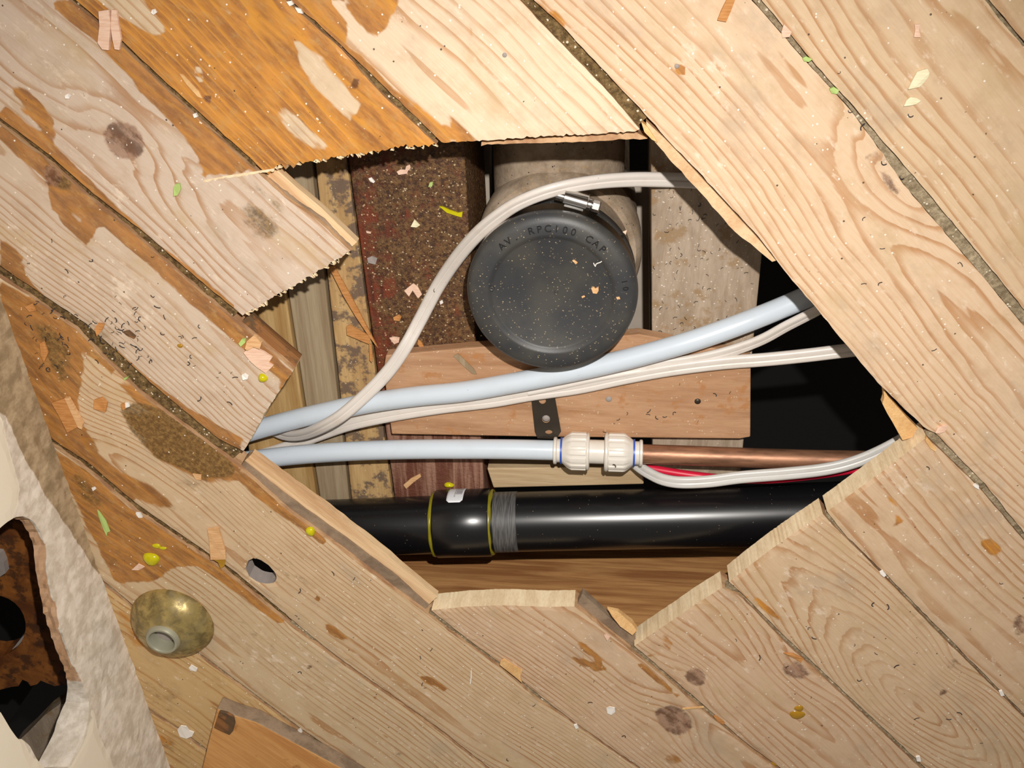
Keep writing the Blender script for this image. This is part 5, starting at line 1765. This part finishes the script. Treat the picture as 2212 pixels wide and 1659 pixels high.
CH = [
    ('wood_chip', [(205, 862), (224, 855), (234, 868), (230, 888), (206, 880)], 0, 0.0016, 'chip2', 'small square orange wood chip right of the large orange chip'),
    ('wood_chip', [(450, 1140), (474, 1136), (478, 1152), (488, 1186), (490, 1204), (457, 1205), (454, 1168)], 0, 0.0018, 'chip', 'long orange wood chip lying above the grey-lined hole'),
    ('wood_chip', [(206, 708), (214, 696), (228, 698), (222, 712), (212, 724)], 0, 0.0014, 'chip2', 'small orange wood chip among the black shavings left of the hole'),
    ('wood_chip', [(1692, 1407), (1712, 1409), (1735, 1420), (1730, 1428), (1716, 1420)], 0, 0.0012, 'chip2', 'slim orange wood chip beside the brown knot on a lower right board'),
    ('wood_chip', [(1541, 1543), (1548, 1542), (1566, 1556), (1562, 1561), (1552, 1558)], -0.0025, 0.0016, 'chip2', 'tiny orange wood chip stuck in the dark joint at bottom centre'),
    ('wood_chip', [(1082, 1424), (1090, 1421), (1128, 1446), (1124, 1458), (1128, 1470), (1118, 1462), (1092, 1442), (1080, 1432)], 0, 0.0018, 'torn', 'pale yellow wood chip wedged in the joint below the hole'),
    ('wood_chip', [(1549, 42), (1558, 20), (1570, -4), (1588, -4), (1578, 24), (1568, 46)], 0, 0.0016, 'chip2', 'orange wood chip cut off by the top edge of the picture'),
    ('wood_chip', [(2019, 932), (2024, 922), (2032, 920), (2043, 914), (2045, 920), (2040, 930), (2028, 934)], 0, 0.0014, 'chippink', 'curled pink wood chip at the right corner of the hole'),
    ('wood_chip', [(1305, 1370), (1310, 1366), (1318, 1372), (1312, 1380)], 0, 0.0016, 'chippink', 'tiny pale chip on the tongue at the bottom corner of the hole'),
    ('wood_chip', [(462, 1206), (488, 1206), (486, 1220), (478, 1226), (472, 1214)], 0, 0.0008, 'amber', 'dark amber fragment under the long orange wood chip'),
    ('wood_chip', [(418, 1021), (436, 1024), (436, 1034), (424, 1034)], 0, 0.0012, 'chip', 'tiny orange wood chip on the dark dirt patch left of the hole'),
    ('wood_chip', [(286, 1228), (300, 1216), (314, 1222), (300, 1230)], 0, 0.0010, 'chippink', 'small pink wood chip touching the big yellow glue drop'),
    ('wood_chip', [(262, 872), (272, 868), (276, 878), (268, 884)], 0, 0.0012, 'chip2', 'tiny orange chip at the top of the dark dirt patch'),
    ('wood_chip', [(88, 740), (98, 734), (106, 760), (98, 780), (90, 766)], 0, 0.0014, 'chip2', 'thin orange chip among shavings nearest the plaster wall'),
    ('wood_chip', [(56, 660), (72, 654), (80, 668), (66, 672)], 0, 0.0012, 'chip2', 'small orange chip at the left edge above the plaster wall'),
    ('wood_chip', [(268, 714), (280, 712), (296, 724), (292, 730), (274, 722)], 0, 0.0010, 'tongue_dark', 'small brown chip right of the black shaving heap'),
    ('straw', [(1474, 1527), (1520, 1523), (1521, 1526), (1474, 1530)], 0, 0.0008, 'torn', 'pale straw-thin splinter lying across a joint at bottom centre'),
    ('fibre', [(1017, 1448), (1019, 1446), (1019, 1462), (1017, 1477), (1015, 1476), (1017, 1460)], 0, 0.0003, 'white', 'short white fibre on the bottom board near a brown stain'),
    ('flake', [(1960, 191), (1970, 172), (1980, 154), (1992, 150), (2002, 147), (2006, 156), (2004, 164), (1994, 178), (1984, 187), (1972, 189)], 0, 0.0014, 'cream', 'long cream flake on the upper right board'),
    ('flake', [(1951, 228), (1957, 216), (1966, 209), (1978, 210), (1988, 216), (1978, 224), (1964, 228)], 0, 0.0010, 'cream', 'short pointed cream flake below the long cream flake'),
    ('flake', [(1974, 52), (1986, 51), (1984, 64), (1987, 79), (1973, 79), (1976, 64)], 0, 0.0010, 'chippink', 'small pink flake near the top right corner'),
    ('flake', [(1692, 50), (1700, 58), (1709, 68), (1704, 78), (1689, 80), (1687, 68)], -0.001, 0.0020, 'chippink', 'pink flake resting in the wide grey joint at top right'),
    ('flake', [(384, 1574), (392, 1564), (404, 1566), (410, 1576), (420, 1580), (416, 1588), (404, 1592), (390, 1588)], 0, 0.0012, 'white', 'white scalloped flake beside the orange wood offcut'),
    ('flake', [(409, 1440), (414, 1434), (428, 1441), (425, 1448), (412, 1446)], 0, 0.0010, 'white', 'small white flake below the brass pipe flange'),
    ('flake', [(1310, 1528), (1316, 1524), (1328, 1526), (1329, 1536), (1320, 1541), (1312, 1538)], 0, 0.0010, 'white', 'round white flake on a board at the bottom centre'),
    ('flake', [(523, 808), (530, 804), (538, 810), (536, 817), (526, 818)], 0, 0.0012, 'white', 'white flake left of the yellow drop on the sawn board'),
    ('flake', [(143, 205), (149, 201), (156, 206), (152, 212), (144, 211)], 0, 0.0014, 'white', 'white flake above the big round knot at upper left'),
    ('flake', [(272, 868), (280, 867), (282, 876), (274, 878)], 0, 0.0014, 'white', 'white flake at the top corner of the dark dirt patch'),
    ('flake', [(199, 1052), (206, 1049), (209, 1054), (203, 1058)], 0, 0.0010, 'white', 'white flake above the green plastic sliver'),
    ('flake', [(296, 1104), (304, 1106), (310, 1114), (302, 1115), (297, 1110)], -0.002, 0.0020, 'white', 'white flake in the brown joint right of the green sliver'),
    ('flake', [(2101, 1046), (2106, 1042), (2113, 1046), (2112, 1053), (2104, 1050)], -0.001, 0.0018, 'white', 'white flake in the joint at the right edge of the hole'),
    ('flake', [(644, 1574), (650, 1570), (654, 1578), (648, 1581)], -0.001, 0.0020, 'white', 'white flake in the joint just above the orange wood offcut'),
    ('flake', [(1899, 1232), (1906, 1229), (1913, 1238), (1908, 1242), (1900, 1237)], -0.001, 0.0018, 'white', 'white oval flake in the joint right of the hole'),
    ('flake', [(1240, 1562), (1246, 1561), (1250, 1568), (1244, 1570)], -0.001, 0.0018, 'white', 'white flake in the joint at bottom centre'),
    ('flake', [(622, 2), (632, 0), (637, 8), (628, 12)], -0.002, 0.0024, 'white', 'white flake in the joint above the orange varnished board, nearest the top edge'),
    ('flake', [(640, 14), (652, 18), (657, 28), (646, 26)], -0.002, 0.0024, 'white', 'white oblong flake in the joint above the orange varnished board'),
    ('flake', [(420, 244), (426, 242), (430, 250), (423, 252)], -0.002, 0.0024, 'white', 'white flake in the joint below the orange varnished board'),
    ('flake', [(330, 20), (337, 18), (341, 26), (334, 31), (329, 27)], 0, 0.0012, 'white', 'white dot of plaster on the orange varnished board near the top'),
    ('flake', [(2156, 1489), (2163, 1487), (2168, 1497), (2160, 1499)], -0.001, 0.0018, 'white', 'white flake in the joint near the bottom right corner'),
    ('flake', [(1977, 1630), (1986, 1630), (1988, 1640), (1979, 1640)], -0.001, 0.0018, 'white', 'white flake in a joint at the very bottom right'),
    ('green_sliver', [(212, 1099), (217, 1104), (230, 1124), (239, 1146), (233, 1148), (232, 1156), (222, 1136), (214, 1114)], 0, 0.0008, 'green', 'pale green plastic sliver beside the plaster wall'),
    ('green_sliver', [(1732, 124), (1740, 120), (1753, 126), (1746, 132), (1736, 131)], -0.0015, 0.0020, 'green', 'upper pale green bit in the wide grey joint'),
    ('green_sliver', [(1790, 190), (1800, 186), (1811, 193), (1806, 201), (1795, 200)], -0.0015, 0.0020, 'green', 'lower pale green bit in the wide grey joint'),
    ('green_sliver', [(517, 740), (524, 730), (533, 728), (532, 737), (522, 746)], 0, 0.0014, 'green', 'light green scrap touching the torn pinkish chip'),
    ('green_sliver', [(270, 814), (280, 810), (279, 814), (272, 818)], -0.002, 0.0022, 'green', 'green scrap in the dark joint left of the hole'),
    ('green_sliver', [(377, 404), (381, 396), (391, 394), (392, 408), (386, 420), (378, 421)], 0, 0.0016, 'green', 'yellow-green scrap on the board with the big knot'),
]
for (nm, px, z, th, mt, lab) in CH:
    chip(nm, px, z, th, M[mt], lab, {'wood_chip': 'chip', 'straw': 'splinter', 'fibre': 'fibre', 'flake': 'flake', 'green_sliver': 'scrap'}[nm],
         WCH if nm == 'wood_chip' else ('flakes on the floor boards' if nm == 'flake' else None), curl=0.0008 if nm != 'fibre' else 0)

# yellow drops of glue
def drop(x, y, rx, ry, h, mat, label, z=0.0, name='glue_drop', cat='drop'):
    s_ = np.linalg.norm(p1(x + 10, y, z) - p1(x, y, z)) / 10
    c_ = p1(x, y, z)
    V, Fc = lathe([(0.0, h), (0.45, h * 0.93), (0.75, h * 0.70), (0.93, h * 0.36), (1.0, 0.0)], (0, 0, 0), n=26, capped=False)
    wob = 1 + 0.07 * np.sin(3 * np.arctan2(V[:, 1], V[:, 0]) + x)
    V[:, 0] *= rx * s_ * wob
    V[:, 1] *= ry * s_ * 1.15 * wob
    o = mesh(name, V + c_, Fc, mat, smooth=True)
    tag(o, label, cat, None)


drop(327, 1207, 17, 14, 0.0040, M['yellow'], 'biggest yellow glue drop above the brass pipe flange')
drop(338, 1179, 9, 5, 0.0016, M['yellow'], 'small yellow glue smear above the biggest yellow drop')
drop(352, 1184, 8, 3.5, 0.0012, M['yellow'], 'thin yellow glue streak right of the small smear')
drop(568, 816, 10, 8.5, 0.0032, M['yellow'], 'round yellow glue drop on the sawn board end left of the hole')
drop(671, 1147, 10, 10, 0.0034, M['yellow'], 'yellow glue drop on the edge board below the hole')
drop(389, 747, 6, 4, 0.0010, M['amber'], 'small amber glue spot among the left black shavings')
drop(1726, 1530, 10, 8, 0.0012, M['amber'], 'upper amber resin blob on a lower right board')
drop(1722, 1544, 17, 11, 0.0014, M['amber'], 'wide amber resin blob on a lower right board')
drop(1672, 1650, 8, 8, 0.0020, M['amber'], 'orange resin bead in a joint at the bottom edge', -0.003)
drop(970, 1047, 11, 5, 0.0030, M['yellow'], 'yellow glue blob behind the waste pipe sleeve', ZT + 0.0)

# slivers and flakes lying on the timbers inside the hole
chip('splinter', [(712, 576), (722, 572), (745, 612), (772, 662), (800, 716), (817, 750), (796, 722), (768, 680), (742, 636)], ZT + 0.001, 0.0016, M['chip2'], 'long orange splinter leaning across the mould stained timber', 'splinter', lift=0.0)
chip('splinter', [(749, 704), (756, 700), (802, 726), (798, 742), (750, 722)], ZT, 0.0012, M['chip2'], 'short orange splinter below the long orange splinter', 'splinter')
chip('splinter', [(798, 742), (803, 742), (806, 770), (804, 782), (799, 776)], ZT + 0.0005, 0.0012, M['chip2'], 'narrow orange stick hanging at the left edge of the dark joist', 'splinter')
JC = [
    ('wood_chip', [(874, 626), (893, 611), (903, 618), (912, 634), (904, 643), (892, 626), (884, 639)], 'chippink', 'bent pink wood chip on the dark joist'),
    ('wood_chip', [(850, 684), (862, 678), (868, 682), (864, 692), (852, 690)], 'chip2', 'orange chip low on the dark joist'),
    ('wood_chip', [(842, 728), (852, 726), (864, 728), (862, 738), (852, 742)], 'chippink', 'pink chip on the dark joist beside the white flat cable'),
    ('wood_chip', [(904, 732), (910, 736), (916, 746), (908, 748), (902, 742)], 'chip2', 'orange chip above the orange-brown board on the dark joist'),
    ('flake', [(888, 488), (896, 473), (908, 485), (900, 490)], 'cream', 'white triangular flake on the dark joist'),
    ('flake', [(797, 384), (803, 382), (811, 391), (808, 394), (800, 391)], 'white', 'white oblong flake at the top left of the dark joist'),
    ('flake', [(878, 358), (886, 354), (888, 362), (882, 368), (880, 374), (862, 376), (858, 369), (866, 365), (876, 366)], 'chippink', 'curled pink flake at the top of the dark joist'),
    ('flake', [(950, 650), (956, 646), (958, 653), (952, 656)], 'white', 'white flake on the dark joist near the rubber cap'),
    ('flake', [(794, 556), (804, 552), (816, 556), (812, 570), (796, 566)], 'plug', 'grey square flake at the left of the dark joist'),
    ('flake', [(929, 393), (936, 391), (934, 402), (926, 402)], 'green', 'pale green flake near the top right of the dark joist'),
    ('flake', [(792, 497), (802, 500), (802, 503), (793, 502)], 'chippink', 'slim pink flake at the left of the dark joist'),
]
for nm, px, mt, lab in JC:
    chip(nm, px, ZT + 0.0003, 0.0012, M[mt], lab, 'chip' if nm == 'wood_chip' else 'flake', 'chips and flakes on the dark joist', curl=0.0006)
chip('glue_strip', [(949, 444), (957, 445), (972, 452), (990, 458), (1000, 456), (998, 468), (984, 464), (966, 458)], ZT + 0.0003, 0.0016, M['yellow'], 'yellow-green glue strip at the right edge of the dark joist', 'drop')
chip('wood_chip', [(872, 1046), (888, 1032), (908, 1022), (910, 1028), (894, 1040), (878, 1054)], ZT + 0.0003, 0.0012, M['chip'], 'long pale sliver on the reddish timber behind the waste pipe', 'chip')
chip('splinter', [(980, 768), (990, 763), (1024, 796), (1030, 808), (1020, 806), (1000, 788)], -0.0803, 0.0008, M['greywood'], 'grey sliver lying on the orange-brown board left of the cap', 'splinter')
chip('wood_chip', [(1277, 621), (1283, 618), (1286, 622), (1293, 618), (1293, 627), (1289, 633), (1281, 632)], ZC - 0.0036, 0.0012, M['chip'], 'pale notched wood chip on the round black cap', 'chip')
for (px, lab) in (([(1256, 640), (1262, 637), (1264, 640), (1258, 643)], 'tiny chip left of the notched chip on the black cap'),
                  ([(1331, 641), (1338, 640), (1340, 645), (1333, 646)], 'tiny chip near the right rim of the black cap'),
                  ([(1050, 642), (1055, 632), (1057, 634), (1053, 644)], 'tiny chip near the left side of the black cap'),
                  ([(1236, 562), (1240, 560), (1248, 566), (1244, 570)], 'tiny chip above the middle of the black cap')):
    chip('wood_chip', px, ZC - (0.0004 if '1331' in str(px) else 0.0036), 0.0008, M['chip'], lab, 'chip')
X = bp([(1300, 550), (1304, 558), (1298, 566), (1288, 570), (1286, 576), (1282, 568)], ZC - 0.0016)
V, Fc = sweep(spline(X, 0.001), circ(0.00035, 6))
tag(mesh('thread', V, Fc, M['white']), 'white squiggle of thread on the round black cap', 'thread')
chip('flake', [(1345, 500), (1354, 496), (1352, 506)], ZC - 0.006, 0.0008, M['chippink'], 'pink flake on the upper right rim of the black cap', 'flake')

# black shavings: six curled strips sharing their meshes
SH = []
for i in range(6):
    r_ = [0.0022, 0.0030, 0.0045, 0.0018, 0.0060, 0.0035][i]
    a = np.linspace(0, [2.6, 1.9, 1.2, 3.2, 0.9, 1.6][i], 6)
    P = np.stack([r_ * np.sin(a), r_ * (1 - np.cos(a)), 0.0004 + 0.0004 * np.sin(a * 1.7 + i)], 1)
    P[:, :2] -= P[:, :2].mean(0)
    V, Fc = sweep(P, [(0.00034, 0.00022), (-0.00034, 0.00022), (-0.00034, -0.00022), (0.00034, -0.00022)])
    me = bpy.data.meshes.new('shaving')
    me.from_pydata(V.tolist(), [], [list(map(int, f)) for f in Fc])
    me.materials.append(M['black'])
    SH.append(me)


def shave(x, y, z, label, group, sc=1.0):
    o = bpy.data.objects.new('shaving', SH[RNG.integers(0, 6)])
    COL.objects.link(o)
    o.location = p1(x, y, z) + np.array([0, 0, 0.0001])
    o.rotation_euler = (0, 0, RNG.uniform(0, 6.28))
    q = sc * RNG.uniform(0.40, 0.95)
    o.scale = (q, q, q)
    tag(o, label, 'shaving', group)


LG = ('tiny black shaving on the boards left of the hole', 'black shavings on the left boards')
n = 0
left_ok = [(20, 560), (90, 560), (330, 560), (520, 750), (590, 850), (560, 900), (420, 880), (300, 830), (230, 770), (160, 700), (70, 640)]
while n < 46:
    q = RNG.normal([236, 738], [52, 30])
    if in_poly(q[None], left_ok)[0]:
        shave(q[0], q[1], 0, *LG); n += 1
for q in ((340, 163 + 500), (330, 555), (198, 563), (112, 520), (355, 685), (430, 705), (408, 785), (420, 790), (412, 770), (475, 805), (470, 815), (508, 815), (500, 805), (497, 870), (432, 862), (145, 585), (140, 640),
          (250, 640), (260, 655), (290, 665), (330, 640), (245, 672), (230, 690), (165, 680), (295, 695), (305, 755), (320, 770), (325, 780), (210, 780), (420, 730), (390, 728)):
    shave(q[0], q[1], 0, *LG)
L2 = ('tiny black shaving on the wet boards beside the plaster wall', 'black shavings beside the plaster wall')
n = 0
while n < 34:
    q = np.array([RNG.uniform(40, 150), RNG.uniform(640, 800)])
    if q[1] - 640 > (q[0] - 40) * 0.2 and q[0] > 30 + (q[1] - 640) * 0.28:
        shave(q[0], q[1], 0, *L2); n += 1
L3 = ('tiny black shaving on the grey-brown timber right of the cap', 'black shavings on the right timber')
n = 0
while n < 92:
    q = np.array([RNG.uniform(1412, 1632), RNG.uniform(395, 730)])
    if RNG.uniform() < 1.15 - (q[0] - 1412) / 300:
        shave(q[0], q[1], ZT, *L3, 0.75); n += 1
L4 = ('tiny black shaving on the orange-brown board under the cables', 'black shavings on the orange-brown board')
for q in ((1577, 848), (1545, 852), (1327, 915), (1355, 893), (1400, 895), (1456, 892), (1508, 910), (1402, 888), (1436, 900), (1468, 830), (1306, 933), (1336, 906), (1418, 902)):
    shave(q[0], q[1], -0.0805, *L4, 0.9)
L5 = ('tiny black shaving lying on the boards right of and below the hole', 'black shavings on the right boards')
for q in ((1813, 157), (1836, 241), (1862, 273), (1908, 353), (1966, 250), (1947, 384), (2076, 570), (1906, 537), (1865, 472), (2018, 756), (1866, 613), (1900, 612), (1590, 1382), (1641, 1420), (1154, 1523),
          (1348, 1590), (1275, 1517), (1150, 1571), (1283, 1472), (1096, 1641), (912, 1478), (918, 1486), (932, 1403), (908, 1420), (1747, 1357), (1758, 1378), (1918, 1310), (1885, 1305), (1846, 1393), (1892, 1412),
          (1936, 1438), (1975, 1435), (1980, 1552), (2049, 1553), (2073, 1540), (2120, 1605), (1752, 1506), (1775, 1567), (1856, 1469), (1700, 1440), (2162, 1260), (2005, 1010), (648, 1276), (648, 1452), (720, 1238), (765, 1250), (640, 1330)):
    shave(q[0], q[1], 0, *L5, 1.1)
L6 = ('tiny black shaving on the dusty soil pipe beside the cap', 'black shavings on the soil pipe')
shave(1328, 1005, ZP + RP * 2.35, 'black shaving sitting on the white pipe coupling', None, 0.9)
shave(938, 627, -0.0835, 'black shaving on the white flat cable over the dark joist', None, 0.8)

# sawdust grains nobody could count
def grains(name, pts, size, mat, label, cat, zj=0.0004):
    V, Fc = [], []
    for p_ in pts:
        s_ = size * RNG.uniform(0.4, 1.5)
        a = RNG.uniform(0, 6.28)
        el = RNG.uniform(0.4, 1.0)
        k = len(V)
        for q in range(3):
            V.append(p_ + s_ * np.array([math.cos(a + q * 2.1), math.sin(a + q * 2.1) * el, 0.0]))
        V.append(p_ + np.array([0, 0, s_ * 0.7]))
        Fc += [[k, k + 1, k + 3], [k + 1, k + 2, k + 3], [k + 2, k, k + 3]]
    o = mesh(name, V, Fc, mat)
    tag(o, label, cat, None, 'stuff')
    return o


pts = []
while len(pts) < 300:
    q = RNG.uniform(-1, 1, 2)
    d = np.hypot(*q)
    if d < 0.96:
        zc_ = ZC - 0.0031 - 0.0010 * (1 - (d / 0.66) ** 2) if d < 0.66 else (ZC + 0.0001 if 0.76 < d < 0.88 else None)
        if zc_ is not None:
            pts.append(np.array([cx + q[0] * r, cy + q[1] * r, zc_]))
grains('sawdust', pts, 0.00045, M['cream2'], 'fine pale sawdust grains scattered over the round black cap', 'sawdust')
pts = [p1(RNG.uniform(1412, 1630), RNG.uniform(330, 740), ZT) for _ in range(150)]
grains('plaster_dust', pts, 0.0007, M['white'], 'white plaster grains scattered on the grey-brown timber', 'dust')
pts = []
while len(pts) < 280:
    x_, y_ = RNG.uniform(760, 1040), RNG.uniform(360, 760)
    l_ = 757 + (y_ - 375) * 0.137
    if l_ + 8 < x_ < l_ + 240:
        pts.append(p1(x_, y_, ZT + 0.0002))
grains('plaster_dust', pts, 0.0008, M['cream2'], 'pale plaster grains scattered over the dark joist', 'dust')
